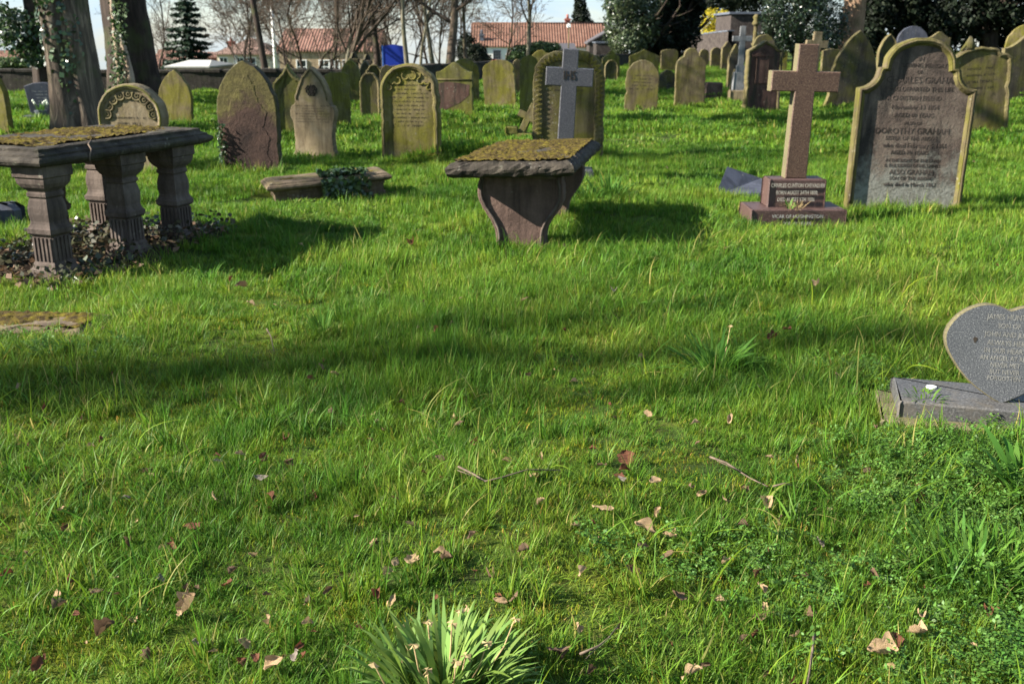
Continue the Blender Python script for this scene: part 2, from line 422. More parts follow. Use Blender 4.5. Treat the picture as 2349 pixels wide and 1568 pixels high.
M['leaf_grey'] = deadleaf('grey_dead_leaf', (0.15, 0.12, 0.1), (0.29, 0.24, 0.19))
M['twig'] = plain('fallen_twig_bark', (0.13, 0.095, 0.07), 0.85, 0.2, 0.5, 30)

# grass blades
def grassmat():
    t = NT('grass_blade')
    ge = t.n('ShaderNodeNewGeometry')
    n = t.noise(ge.outputs['Position'], 0.55, 4, 0.6)
    n2 = t.noise(ge.outputs['Position'], 3.2, 4, 0.6)
    c = t.ramp(n, [(0.34, (0.05, 0.135, 0.012)), (0.5, (0.093, 0.195, 0.017)), (0.66, (0.168, 0.26, 0.026))])
    c = t.mix(t.ramp(n2, [(0.5, 0.0), (0.68, 0.55)]), c, (0.185, 0.27, 0.022))
    at = t.n('ShaderNodeAttribute', attribute_name='tint')
    c = t.mix(1.0, c, at.outputs['Color'], 'MULTIPLY')
    return t.done(c, 0.5, None, 0.16, 0.42)
M['grass'] = grassmat()

def groundmat():
    t = NT('turf_floor')
    ge = t.n('ShaderNodeNewGeometry')
    p = ge.outputs['Position']
    n = t.noise(p, 1.1, 6, 0.65)
    c = t.ramp(n, [(0.3, (0.028, 0.045, 0.012)), (0.5, (0.05, 0.085, 0.014)), (0.64, (0.13, 0.15, 0.016))])
    c = t.mix(t.ramp(t.noise(p, 14, 5, 0.7), [(0.5, 0.0), (0.66, 0.75)]), c, (0.045, 0.03, 0.016))
    h = t.noise(p, 40, 5, 0.7)
    return t.done(c, 0.95, t.bump(h, 0.8, 0.03), 0.1)
M['ground'] = groundmat()
# ================================================================== GROUND
def axis(dense0, dense1, step, far0, far1, n):
    a = np.arange(dense0, dense1 + 1e-6, step)
    lo = dense0 - (dense0 - far0) * (np.linspace(0, 1, n)[1:] ** 2.2)
    hi = dense1 + (far1 - dense1) * (np.linspace(0, 1, n)[1:] ** 2.2)
    return np.concatenate([lo[::-1], a, hi])
def build_ground():
    xs = axis(-14, 14, 0.28, -600, 600, 60); ys = axis(-2, 36, 0.28, -120, 900, 70)
    X, Y = np.meshgrid(xs, ys)
    V = np.stack([X, Y, gz(X, Y)], -1).reshape(-1, 3)
    nx, ny = len(xs), len(ys)
    i, j = np.meshgrid(np.arange(nx - 1), np.arange(ny - 1))
    b = (j * nx + i).ravel()
    Q = np.stack([b, b + 1, b + nx + 1, b + nx], -1)
    o = link('ground', np_mesh('ground', V, Q, M['ground'], None, True))
    tag(o, 'mossy turf ground of the churchyard', None, None, 'structure')
build_ground()

# areas where turf does not grow: (cx, cy, half_x, half_y, rz)
BARE = []
def in_bare(x, y, pad):
    m = np.zeros(np.shape(x), bool)
    for cx, cy, hx, hy, rz in BARE:
        dx, dy = x - cx, y - cy
        lx = dx * math.cos(rz) + dy * math.sin(rz); ly = -dx * math.sin(rz) + dy * math.cos(rz)
        m |= (np.abs(lx) < hx + pad) & (np.abs(ly) < hy + pad)
    return m

def blade_patch(name, rng, n, rad, h0, hs, w0, lean0, segs, mat, clump=0.0, straw=0.05, ncl=9):
    r = rad * np.sqrt(rng.random(n)); a = rng.random(n) * 2 * np.pi
    bx, by = r * np.cos(a), r * np.sin(a)
    hm = np.ones(n); ld = rng.random(n) * 2 * np.pi
    if clump > 0:       # blades gather in tufts that share a lean and a height
        cr = rad * np.sqrt(rng.random(ncl)); ca = rng.random(ncl) * 2 * np.pi
        cx, cy = cr * np.cos(ca), cr * np.sin(ca)
        k = np.argmin((bx[:, None] - cx) ** 2 + (by[:, None] - cy) ** 2, 1)
        hm = (0.72 + 0.6 * rng.random(ncl))[k]
        cl = (rng.random(ncl) * 2 * np.pi)[k]
        out = np.arctan2(by - cy[k], bx - cx[k])
        pick = rng.random(n)
        ld = np.where(pick < 0.35, cl + rng.normal(0, 0.5, n), np.where(pick < 0.6, out + rng.normal(0, .6, n), ld))
        bx += (cx[k] - bx) * clump; by += (cy[k] - by) * clump
    h = np.clip(rng.normal(h0, hs, n), h0 * 0.3, None) * hm
    lean = np.clip(rng.normal(lean0, 0.28, n), 0.02, 1.25)
    w = w0 * (0.6 + 0.8 * rng.random(n))
    s = np.linspace(0, 1, segs + 1)
    th = lean[:, None] * (0.25 + 1.25 * s[None, :])           # bends further over towards the tip
    dl = (h / segs)[:, None]
    off = np.concatenate([np.zeros((n, 1)), np.cumsum(np.sin(th[:, :-1]) * dl, 1)], 1)
    zz = np.concatenate([np.zeros((n, 1)), np.cumsum(np.cos(th[:, :-1]) * dl, 1)], 1)
    px = bx[:, None] + np.cos(ld)[:, None] * off; py = by[:, None] + np.sin(ld)[:, None] * off
    tw = ld + np.pi / 2 + rng.normal(0, 0.5, n)
    ww = w[:, None] * np.clip(1 - s[None, :] ** 1.7, 0.06, 1) * 0.5
    ex, ey = np.cos(tw)[:, None] * ww, np.sin(tw)[:, None] * ww
    L = np.stack([px - ex, py - ey, zz], -1); Rr = np.stack([px + ex, py + ey, zz], -1)
    V = np.stack([L, Rr], 2).reshape(-1, 3)                   # n, segs+1, 2
    base = (np.arange(n) * (segs + 1) * 2)[:, None] + (np.arange(segs) * 2)[None, :]
    Q = np.stack([base, base + 1, base + 3, base + 2], -1).reshape(-1, 4)
    tint = 0.5 + 0.95 * rng.random((n, 1)) * np.ones((1, 3))
    tint[:, 0] *= 0.8 + 0.5 * rng.random(n); tint[:, 2] *= 0.7 + 0.9 * rng.random(n)
    st = rng.random(n) < straw
    tint[st] = np.array([3.2, 1.55, 5.0]) * (0.6 + 0.5 * rng.random((st.sum(), 1)))
    C = np.repeat(tint, (segs + 1) * 2, 0)
    return np_mesh(name, V - np.array([0, 0, 0.012]), Q, mat, C, False)

def scatter_tree(name, coll):
    ng = bpy.data.node_groups.new(name, 'GeometryNodeTree')
    ng.interface.new_socket('Geometry', in_out='INPUT', socket_type='NodeSocketGeometry')
    ng.interface.new_socket('Geometry', in_out='OUTPUT', socket_type='NodeSocketGeometry')
    N = ng.nodes.new; Lk = ng.links.new
    gi, go = N('NodeGroupInput'), N('NodeGroupOutput')
    ip = N('GeometryNodeInstanceOnPoints'); ci = N('GeometryNodeCollectionInfo')
    ci.inputs['Collection'].default_value = coll
    ci.inputs['Separate Children'].default_value = True; ci.inputs['Reset Children'].default_value = True
    ip.inputs['Pick Instance'].default_value = True
    def attr(nm, tp):
        a = N('GeometryNodeInputNamedAttribute'); a.data_type = tp; a.inputs['Name'].default_value = nm
        return [o for o in a.outputs if o.enabled][0]
    e = N('FunctionNodeEulerToRotation')
    Lk(attr('rot', 'FLOAT_VECTOR'), e.inputs[0])
    Lk(gi.outputs[0], ip.inputs['Points']); Lk(ci.outputs[0], ip.inputs['Instance'])
    Lk(attr('pick', 'INT'), ip.inputs['Instance Index']); Lk(e.outputs[0], ip.inputs['Rotation'])
    Lk(attr('size', 'FLOAT_VECTOR'), ip.inputs['Scale'])
    Lk(ip.outputs[0], go.inputs[0])
    return ng

def scatter(name, label, meshes, xyz, rot, size, pick):
    coll = bpy.data.collections.new(name + '_kit')
    for k, me in enumerate(meshes):
        coll.objects.link(bpy.data.objects.new('%s_kit_%03d' % (name, k), me))
    me = bpy.data.meshes.new(name)
    n = len(xyz)
    me.vertices.add(n); me.vertices.foreach_set('co', np.asarray(xyz, np.float32).ravel())
    for nm, tp, ar, key in (('rot', 'FLOAT_VECTOR', rot, 'vector'), ('size', 'FLOAT_VECTOR', size, 'vector'), ('pick', 'INT', pick, 'value')):
        a = me.attributes.new(nm, tp, 'POINT')
        a.data.foreach_set(key, np.asarray(ar, np.int32 if tp == 'INT' else np.float32).ravel())
    o = link(name, me)
    mo = o.modifiers.new('scatter', 'NODES'); mo.node_group = scatter_tree(name + '_scatter', coll)
    return tag(o, label, None, None, 'stuff')

def vnoise(x, y, s, seed):
    return np.array([mnoise.noise(Vector((a * s + seed, b * s - seed, seed * 1.7))) for a, b in zip(x, y)])

def in_view(x, y, margin):
    return (np.abs(x) < (np.maximum(y, 0) * CP + HC * SP) * 0.5145 * 1.04 + margin)

def jitter_grid(rng, y0, y1, step, margin):
    xm = (y1 * CP + 0.5) * 0.54 + margin
    xs = np.arange(-xm, xm, step); ys = np.arange(y0, y1, step)
    X, Y = np.meshgrid(xs, ys)
    X = X.ravel() + (rng.random(X.size) - .5) * step * 1.1; Y = Y.ravel() + (rng.random(Y.size) - .5) * step * 1.1
    k = in_view(X, Y, margin)
    return X[k], Y[k]

def build_grass():
    rng = np.random.default_rng(11)
    kits = []
    for k in range(8):     # near turf
        kits.append(blade_patch('near', rng, 420, 0.13, 0.036, 0.016, 0.0031, 0.8, 4, M['grass'], 0.25, 0.035))
    for k in range(4):     # near tussocks of longer broader blades
        kits.append(blade_patch('tuss', rng, 80, 0.07, 0.085, 0.028, 0.0042, 0.6, 5, M['grass'], 0.5, 0.05, 3))
    for k in range(5):     # long arching blades lying over one another
        kits.append(blade_patch('arch', rng, 34, 0.11, 0.105, 0.035, 0.0044, 0.95, 6, M['grass'], 0.35, 0.07, 3))
    for k in range(6):     # middle distance
        kits.append(blade_patch('mid', rng, 720, 0.30, 0.048, 0.018, 0.0062, 0.6, 3, M['grass'], 0.25, 0.035))
    for k in range(5):     # far
        kits.append(blade_patch('far', rng, 1500, 0.95, 0.06, 0.022, 0.017, 0.55, 2, M['grass'], 0.25, 0.03, 30))
    for k in range(4):     # dense low sward, under the near blades
        kits.append(blade_patch('low', rng, 460, 0.15, 0.019, 0.007, 0.0032, 0.8, 2, M['turf_moss'], 0.1, 0.06))
    XY, RO, SZ, PK = [], [], [], []
    def put(x, y, s, hs, lo, n, tilt=0.08):
        XY.append(np.stack([x, y, gz(x, y)], -1))
        m = len(x)
        RO.append(np.stack([rng.normal(0, tilt, m), rng.normal(0, tilt, m), rng.random(m) * 6.283], -1))
        SZ.append(np.stack([s, s, s * hs], -1)); PK.append(lo + rng.integers(0, n, m))
    x, y = jitter_grid(rng, 1.1, 6.6, 0.115, 1.4)
    k = ~in_bare(x, y, 0.05); x, y = x[k], y[k]
    hn = np.clip(1.0 + 1.15 * vnoise(x, y, 1.15, 3.1) + 0.8 * vnoise(x, y, 3.6, 8.2), 0.25, 2.2)
    hn *= np.where(y > 4.2, 1.12, 0.92) * (1 + 0.28 * _ss((x + 0.3) / 2.0) * _ss((y - 2.9) / 1.0))
    keep = (hn > 0.62) | (rng.random(len(x)) < 0.4)          # thin places where moss shows
    put(x[keep], y[keep], 0.85 + 0.35 * rng.random(keep.sum()), hn[keep], 0, 8)
    x, y = jitter_grid(rng, 1.1, 6.6, 0.15, 1.2); k = ~in_bare(x, y, 0.08); x, y = x[k], y[k]
    put(x, y, 0.9 + 0.3 * rng.random(len(x)), 1 + 0 * x, 28, 4)
    x, y = jitter_grid(rng, 1.1, 9.0, 0.20, 1.2); k = ~in_bare(x, y, 0.05)
    tn = vnoise(x, y, 0.8, 21.0) + 0.25 * rng.random(len(x)); k &= (tn > 0.13) | (rng.random(len(x)) < 0.12) ; x, y = x[k], y[k]
    put(x, y, 0.7 + 0.6 * rng.random(len(x)), 0.75 + 0.4 * rng.random(len(x)), 8, 4, 0.15)
    x, y = jitter_grid(rng, 1.1, 8.5, 0.13, 1.2); k = ~in_bare(x, y, 0.06)
    an = vnoise(x, y, 0.9, 44.0) + .55 * vnoise(x, y, 2.6, 4.0) + 0.3 * rng.random(len(x)) + 0.25 * _ss((x - .2) / 1.6) * _ss((y - 2.6) / .8); k &= an > 0.12 + 0.22 * _ss((.6 - x) / 1.5); x, y = x[k], y[k]
    put(x, y, 0.75 + 0.6 * rng.random(len(x)), 0.7 + 0.5 * rng.random(len(x)), 12, 5, 0.2)
    x, y = jitter_grid(rng, 6.3, 14.5, 0.27, 1.5); k = ~in_bare(x, y, 0.16); x, y = x[k], y[k]
    hn = np.clip(1.0 + 0.8 * vnoise(x, y, 0.9, 3.1) + 0.4 * vnoise(x, y, 2.6, 8.2), 0.45, 2.0)
    put(x, y, 0.85 + 0.35 * rng.random(len(x)), hn, 17, 6)
    x, y = jitter_grid(rng, 14.0, 62.0, 0.8, 2.0)
    k = (behind_wall(x, y) < -0.7) & ~in_bare(x, y, 0.3); x, y = x[k], y[k]
    hn = np.clip(1.0 + 0.6 * vnoise(x, y, 0.5, 5.1), 0.4, 1.8)
    put(x, y, 0.9 + 0.3 * rng.random(len(x)), hn, 23, 5)
    # longer uncut fringe at the feet of the stones
    for (sx, sy, w, rz) in FRINGE:
        m = int(26 * w / 0.6 * (1.0 if sy < 12 else 0.6))
        u = (rng.random(m) - .5) * (w + 0.25); off = -0.09 - 0.16 * rng.random(m)
        back = rng.random(m) < 0.35; off = np.where(back, 0.14 + 0.12 * rng.random(m), off)
        x = sx + u * math.cos(rz) - off * math.sin(rz); y = sy + u * math.sin(rz) + off * math.cos(rz)
        put(x, y, (0.8 + 0.6 * rng.random(m)) * (1 if sy < 10 else 1.3), 0.6 + 0.5 * rng.random(m), 8, 4, 0.12)
    scatter('grass', 'rough churchyard grass, short and mossy in front and longer round the stones', kits,
            np.concatenate(XY), np.concatenate(RO), np.concatenate(SZ), np.concatenate(PK))

def leaf_cards(rng, pts, nrm, size, aspect=0.7, fold=0.25, jit=0.8):
    """one folded leaf per point; V, Q arrays"""
    n = len(pts)
    d = nrm + rng.normal(0, jit, (n, 3)); d /= np.linalg.norm(d, axis=1)[:, None] + 1e-9
    a = np.cross(d, rng.normal(0, 1, (n, 3))); a /= np.linalg.norm(a, axis=1)[:, None] + 1e-9
    b = np.cross(d, a)
    s = size * (0.6 + 0.8 * rng.random(n))[:, None]
    p0 = pts - a * s * 0.5; p2 = pts + a * s * 0.5
    l = pts + b * s * aspect * 0.5 + d * s * fold * .5 - a * s * 0.08; r = pts - b * s * aspect * 0.5 + d * s * fold * .5 - a * s * 0.08
    V = np.stack([p0, r, p2, l], 1).reshape(-1, 3)
    Q = np.arange(n * 4).reshape(-1, 4)
    return V, Q

def leaf_mesh(name, rng, pts, nrm, size, mat, tint=(0.5, 1.4), **kw):
    V, Q = leaf_cards(rng, pts, nrm, size, **kw)
    t = tint[0] + (tint[1] - tint[0]) * rng.random((len(pts), 1)) * np.ones((1, 3))
    t[:, 0] *= 0.85 + 0.3 * rng.random(len(pts))
    return np_mesh(name, V, Q, mat, np.repeat(t, 4, 0))

# ------------------------------------------------------------------ plants with strap leaves
def strap_clump(name, rng, n, rad, h, w, spread, mat, segs=7, tip=1.0):
    V, Q, C = [], [], []
    for i in range(n):
        a = rng.random() * 6.283; r = rad * math.sqrt(rng.random())
        bx, by = r * math.cos(a), r * math.sin(a)
        d = a + rng.normal(0, 0.5); hh = h * (0.6 + 0.55 * rng.random()); th0 = spread * (0.25 + 0.8 * r / rad) * (0.5 + rng.random() * .8)
        bend = (0.4 + 1.3 * rng.random() ** 1.6) * tip
        x, y, z = bx, by, -0.01
        ww = w * (0.7 + 0.5 * rng.random())
        tw = d + math.pi / 2 + rng.normal(0, 0.3)
        base = len(V); tint = (0.65 + 0.6 * rng.random()) * np.array([0.85 + .3 * rng.random(), 1, 0.8 + .5 * rng.random()])
        for k in range(segs + 1):
            s = k / segs
            wk = ww * 0.5 * (0.75 + 0.5 * math.sin(math.pi * min(1, s * 1.15))) * (1 if s < 0.82 else max(0.12, (1 - s) / 0.18))
            ex, ey = math.cos(tw) * wk, math.sin(tw) * wk
            V.append((x - ex, y - ey, z)); V.append((x + ex, y + ey, z)); C.extend([tint, tint])
            th = th0 + bend * s * s
            st = hh / segs
            x += math.cos(d) * math.sin(th) * st; y += math.sin(d) * math.sin(th) * st; z += math.cos(th) * st
        for k in range(segs):
            b = base + 2 * k
            Q.append((b, b + 1, b + 3, b + 2))
    return np_mesh(name, np.array(V), np.array(Q), mat, np.array(C), True)

def clump(px, py, label, n, rad, h, w, spread, seed, withered=0, group='clumps of strap-leaved daffodils', mat='daff'):
    rng = np.random.default_rng(seed)
    x, y = G(px, py)
    e = empty('daffodil_clump', (x, y, g1(x, y)), 0, label, 'plant', group)
    link('foliage', strap_clump('foliage', rng, n, rad, h, w, spread, M[mat]), e)
    for i in range(withered):
        a = rng.random() * 6.283; r = rad * (0.4 + 1.3 * rng.random()); zz = h * (0.5 + 0.5 * rng.random())
        b = MB()
        for k in range(6):
            t = k * 1.05 + rng.random()
            p = Vector((r * math.cos(a), r * math.sin(a), zz))
            q = p + Vector((math.cos(t) * .012, math.sin(t) * .012, -0.018 + .02 * rng.random()))
            c = p + Vector((math.cos(t + .8) * .014, math.sin(t + .8) * .014, -0.008 + .01 * rng.random()))
            b.add([p, q, c], [(0, 1, 2)])
        b.tube([(r * .5 * math.cos(a), r * .5 * math.sin(a), 0.02), (r * .85 * math.cos(a), r * .85 * math.sin(a), zz * .6), (r * math.cos(a), r * math.sin(a), zz)], [.0025, .002, .0015], 4)
        b.build('withered_flower', M['withered'], e)
    return e

# ------------------------------------------------------------------ dead leaves
def dead_leaf_mesh(name, rng, kind, L, mat):
    nu, nv = 11, 7
    V = []
    curl = rng.uniform(0.2, 1.9); bend = rng.uniform(-1.2, 1.6); ph = rng.random() * 6
    for i in range(nu):
        s = i / (nu - 1)
        if kind == 'lobed':
            half = 0.46 * (math.sin(math.pi * min(1, s ** 0.75)) ** 0.6) * (0.7 + 0.42 * abs(math.cos(2.6 * math.pi * s + 0.3))) if 0 < s < 1 else 0.012
        else:
            half = 0.31 * math.sin(math.pi * s ** 0.8) ** 0.8 if 0 < s < 1 else 0.01
        for j in range(nv):
            t = (j / (nv - 1)) * 2 - 1
            half2 = half * (1 + 0.10 * math.sin(9 * s + ph + 2 * t))
            ang = t * curl * min(1, half * 3.0)
            y = half2 * (math.sin(ang) / curl / min(1, half * 3.0) * 1.0 if abs(curl) > .05 and half > 0.02 else t)
            z = half2 * (1 - math.cos(ang)) * 1.2
            x = s - 0.5
            z += bend * 0.35 * x * x + 0.05 * math.sin(7 * x + ph) * math.cos(5 * t + ph) + 0.025 * rng.normal() * (0.3 + abs(t))
            V.append((x * L, y * L, z * L))
    Q = [(i * nv + j, (i + 1) * nv + j, (i + 1) * nv + j + 1, i * nv + j + 1) for i in range(nu - 1) for j in range(nv - 1)]
    return np_mesh(name, np.array(V), np.array(Q), mat, None, True)

LEAVES = [  # px, py, size in px, colour, kind
 (577,718,22,'tan','o'),(555,675,34,'brown','o'),(692,572,14,'tan','o'),(945,558,28,'red','l'),(1297,562,16,'brown','l'),(1408,675,22,'grey','l'),(1057,690,18,'brown','o'),
 (1316,864,24,'tan','o'),(768,854,34,'tan','o'),(1000,768,24,'red','o'),(1204,694,20,'brown','o'),(1874,664,26,'tan','l'),(1665,577,14,'tan','o'),(1048,950,36,'red','l'),(1052,966,26,'brown','o'),
 (920,915,18,'red','o'),(1090,1012,38,'red','o'),(655,1016,38,'red','o'),(605,1056,22,'red','l'),(600,1100,36,'grey','o'),(620,1142,32,'red','o'),(490,1143,36,'tan','l'),(906,1160,18,'brown','o'),
 (1162,1068,24,'brown','o'),(1382,1190,56,'tan','o'),(1502,1122,36,'tan','l'),(1432,1098,32,'red','o'),(1380,1080,28,'brown','l'),(1436,1056,48,'red','l'),(1480,1234,60,'tan','o'),(1535,1248,36,'tan','l'),
 (1702,1212,32,'brown','o'),(1760,1160,40,'tan','l'),(1788,1190,30,'brown','o'),(1594,976,28,'tan','o'),(1674,970,28,'tan','o'),(2115,1136,38,'red','l'),(1990,1068,26,'brown','o'),(1880,1232,40,'grey','o'),
 (1508,1196,30,'tan','o'),(1662,1160,28,'tan','l'),(1609,1140,20,'tan','o'),(398,1246,46,'red','o'),(442,1206,44,'red','l'),(432,1394,64,'tan','l'),(242,1444,52,'brown','l'),(618,1432,36,'tan','o'),
 (707,1436,36,'tan','o'),(458,1470,38,'grey','o'),(628,1536,60,'tan','o'),(680,1524,46,'grey','o'),(588,1522,40,'red','o'),(688,1498,30,'red','o'),(947,1300,42,'tan','l'),(1012,1286,40,'tan','o'),(908,1306,24,'tan','o'),
 (898,1386,38,'tan','o'),(866,1384,28,'red','l'),(1180,1386,30,'brown','o'),(1325,1452,36,'tan','o'),(1282,1508,60,'brown','o'),(1452,1326,46,'red','l'),(1336,1340,40,'tan','o'),(1556,1378,46,'brown','l'),
 (1588,1545,60,'tan','o'),(1824,1556,58,'red','o'),(2024,1488,74,'tan','l'),(2056,1468,60,'red','o'),(2106,1446,50,'tan','l'),(2112,1406,40,'tan','o'),(2266,1394,46,'red','o'),(1740,1322,30,'red','o'),(1748,1346,24,'tan','o'),
 (1742,1410,34,'brown','o'),(157,1331,36,'red','l'),(16,1320,20,'red','o'),(368,1330,34,'grey','o'),(258,1366,30,'brown','o'),(222,1354,24,'brown','l'),(50,990,28,'red','o'),(52,1052,26,'red','l'),(228,990,20,'red','o'),
 (206,1006,22,'tan','o'),(500,1060,22,'grey','o'),(345,1075,28,'brown','o'),(290,1140,22,'grey','o'),(1128,1345,30,'brown','l'),(1010,1062,24,'brown','o'),(2008,1310,22,'brown','o'),(1212,845,22,'brown','o'),
 (1770,778,30,'red','l'),(1806,764,30,'red','o'),(1655,1200,28,'tan','o'),(1425,1116,36,'grey','o'),(1600,1025,18,'brown','o'),(1295,750,18,'red','o'),(40,875,20,'tan','o'),(110,770,18,'red','o'),(100,913,26,'red','o'),
 (1650,1385,30,'tan','o'),(1530,1290,34,'brown','l'),(530,650,16,'red','o'),(1240,1175,26,'tan','o'),(738,838,20,'brown','o'),(1740,885,18,'tan','o'),(1960,900,16,'brown','o'),(1530,388,10,'tan','o'),(2235,372,11,'tan','o'),(1800,568,14,'tan','o'),(1330,630,12,'brown','o'),
]
CN = {'tan': 'pale tan', 'red': 'dark russet', 'brown': 'dull brown', 'grey': 'greyish'}
LEAF_LABEL = {   # the big ones one can point to
 (2024,1488): 'largest pale tan lobed dead leaf, lying flat over a russet one', (2056,1468): 'russet rolled dead leaf tucked under the largest pale leaf',
 (1382,1190): 'long tan dead leaf lying steeply among several leaves, in front of two curved twigs', (1316,864): 'small pale cream dead leaf alone in the lawn, nearer than the central table tomb',
 (628,1536): 'large tan curled dead leaf left of the foreground daffodil clump at the bottom', (432,1394): 'tall curled tan dead leaf standing on edge in the left part of the lawn',
 (1048,950): 'crinkled dark russet dead leaf, topmost of a small heap mid lawn', (2115,1136): 'dark russet dead leaf in front of the cow parsley by the heart stone',
 (1880,1232): 'pale grey rectangular-looking dead leaf lying on the right half of the lawn', (1480,1234): 'wide tan dead leaf below the long tan one',
 (577,718): 'pale dead leaf right of the low mossy kerb stone', (768,854): 'upright tan dead leaf standing alone behind the left lawn leaves', (945,558): 'russet dead leaf standing upright left of the central table tomb',
 (1588,1545): 'tan dead leaf at the bottom edge right of the foreground daffodils', (1824,1556): 'russet dead leaf at the bottom edge beside a standing twig', (600,1100): 'grey silvery dead leaf left of the lawn centre beneath russet ones',
 (242,1444): 'brown peaked dead leaf low in the left corner of the lawn', (1282,1508): 'brown dead leaf just right of the foreground daffodil clump',
}
def build_leaves():
    rng = np.random.default_rng(5)
    kinds = {}
    for (px, py, s, c, k) in LEAVES:
        x, y = G(px, py, 0.03)
        L = max(0.04, s * mpp(y) * .95)
        key = (c, k, rng.integers(0, 3))
        if key not in kinds:
            kinds[key] = dead_leaf_mesh('dead_leaf', rng, 'lobed' if k == 'l' else 'oval', 1.0, M['leaf_' + c])
        o = link('dead_leaf', kinds[key], None, (x, y, g1(x, y) + 0.034 + 0.018 * rng.random() + (0.004 if y < 5 else 0.03)), (rng.normal(0, .45) + 0.25, rng.normal(0, .45), rng.random() * 6.28))
        o.scale = (L, L, L)
        lab = LEAF_LABEL.get((px, py))
        if lab: tag(o, lab, 'dead leaf', 'dead leaves lying on the lawn')
        else: tag(o, '%s %s dead leaf, one of several lying scattered in the grass' % (CN[c], 'lobed' if k == 'l' else 'small oval'), 'dead leaf', '%s %s dead leaves on the lawn' % (CN[c], 'lobed' if k == 'l' else 'oval'))

def leaf_fragments():
    rng = np.random.default_rng(77); kinds = [dead_leaf_mesh('leaf_fragment', rng, 'oval' if k % 2 else 'lobed', 1.0, M['leaf_' + ('brown', 'red', 'tan')[k % 3]]) for k in range(6)]
    for i in range(170):
        px, py = rng.uniform(0, 2349), 560 + 1000 * rng.random() ** .8
        x, y = G(px, py)
        if in_bare(np.array([x]), np.array([y]), .05)[0]: continue
        L = rng.uniform(.018, .046)
        o = link('leaf_fragment', kinds[rng.integers(0, 6)], None, (x, y, g1(x, y) + rng.uniform(.02, .042)), (rng.normal(0, .6), rng.normal(0, .6), rng.random() * 6.28)); o.scale = (L, L * .8, L)
        tag(o, 'tiny crumpled brown leaf fragment half sunk in the grass', 'leaf fragment', 'leaf fragments half sunk in the grass')

def build_twigs():
    T = [([(1052, 1090), (1090, 1118), (1112, 1126), (1150, 1122), (1210, 1106), (1285, 1098)], 0.0042, 'long curved fallen twig lying mid lawn, forked at one end'),
         ([(1628, 1056), (1665, 1072), (1700, 1085), (1722, 1102), (1760, 1122)], 0.0042, 'straight brown fallen twig behind tan leaves on the right of the lawn'),
         ([(1868, 1452), (1864, 1490), (1858, 1530), (1850, 1575)], 0.004, 'short pale twig pointing away from the bottom edge'),
         ([(1772, 1117), (1800, 1112), (1835, 1112)], 0.0035, 'very short dark twig next to the straight brown twig'),
         ([(1330, 1512), (1372, 1498), (1395, 1470), (1418, 1448)], 0.0035, 'thin bent twig between the foreground daffodils and the leaves beside them'),
         ([(612, 758), (622, 776), (628, 800)], 0.004, 'thin grey twig standing in the grass left of the lawn middle')]
    for pts, r, lab in T:
        W = []
        for i, (px, py) in enumerate(pts):
            x, y = G(px, py, 0.04)
            W.append((x, y, g1(x, y) + 0.062 + 0.008 * math.sin(i * 2.1)))
        b = MB(); n = len(W)
        b.tube(W, [r * (1 - 0.55 * i / (n - 1)) for i in range(n)], 6)
        if len(W) > 3:
            q = Vector(W[2]); d = (Vector(W[1]) - q).normalized()
            b.tube([q, q + d * 0.05 + Vector((-0.01, -0.025, 0.008)), q + d * 0.1 + Vector((-0.02, -0.05, 0.012))], [r * .6, r * .45, r * .3], 5)
        tag(b.build('fallen_twig', M['twig']), lab, 'twig', 'fallen twigs on the lawn')

def build_cover():
    rng = np.random.default_rng(31)
    kits = []
    for k in range(5):      # feathery rosettes of cow parsley
        pts, nr = [], []
        for s in range(9):
            a = rng.random() * 6.283; l = 0.05 + 0.05 * rng.random(); el = 0.25 + 0.7 * rng.random()
            d = np.array([math.cos(a) * math.cos(el), math.sin(a) * math.cos(el), math.sin(el)])
            side = np.array([-math.sin(a), math.cos(a), 0])
            for q in range(11):
                t = 0.35 + 0.65 * q / 10; wv = (1.1 - t) * 0.035
                pts.append(d * l * t + side * wv * (1 if q % 2 else -1) * rng.random() + np.array([0, 0, -0.012 * t * t])); nr.append(np.array([0, 0, 1.0]))
        kits.append(leaf_mesh('cover', rng, np.array(pts), np.array(nr), 0.0105, M['cover'], (0.6, 1.3), aspect=0.6, jit=0.35))
    zones = [((2190, 1050), 0.36, 0.22, 130), ((2330, 1100), 0.35, 0.3, 90), ((2120, 1140), 0.3, 0.15, 50), ((2260, 1200), 0.3, 0.15, 45), ((2180, 1330), 0.25, 0.2, 24), ((2130, 900), 0.16, 0.05, 26), ((1990, 850), .2, .15, 25), ((60, 740), 0.5, 0.2, 50), ((150, 800), 0.5, 0.2, 40), ((2300, 1480), .3, .2, 50), ((2050, 1420), .5, .3, 40), ((1750, 1300), .5, .2, 30), ((1735, 510), .2, .1, 14)]
    X, Y = [], []
    for (p, sx, sy, n) in zones:
        cx, cy = G(*p)
        X.append(cx + rng.normal(0, sx * .6, n)); Y.append(cy + rng.normal(0, sy * .6, n))
    X, Y = np.concatenate(X), np.concatenate(Y)
    k = ~in_bare(X, Y, 0.0) ; X, Y = X[k], Y[k]
    n = len(X); s = 0.7 + 0.7 * rng.random(n)
    scatter('ground_cover', 'feathery green cow parsley seedlings in front of the heart stone', kits, np.stack([X, Y, gz(X, Y) + 0.012], -1),
            np.stack([rng.normal(0, .2, n), rng.normal(0, .2, n), rng.random(n) * 6.283], -1), np.stack([s, s, s], -1), rng.integers(0, 5, n))
# ================================================================== STONES
FRINGE = []          # (x, y, width, yaw): where longer grass grows at the foot of a stone
HG = 'old headstones standing in the churchyard'

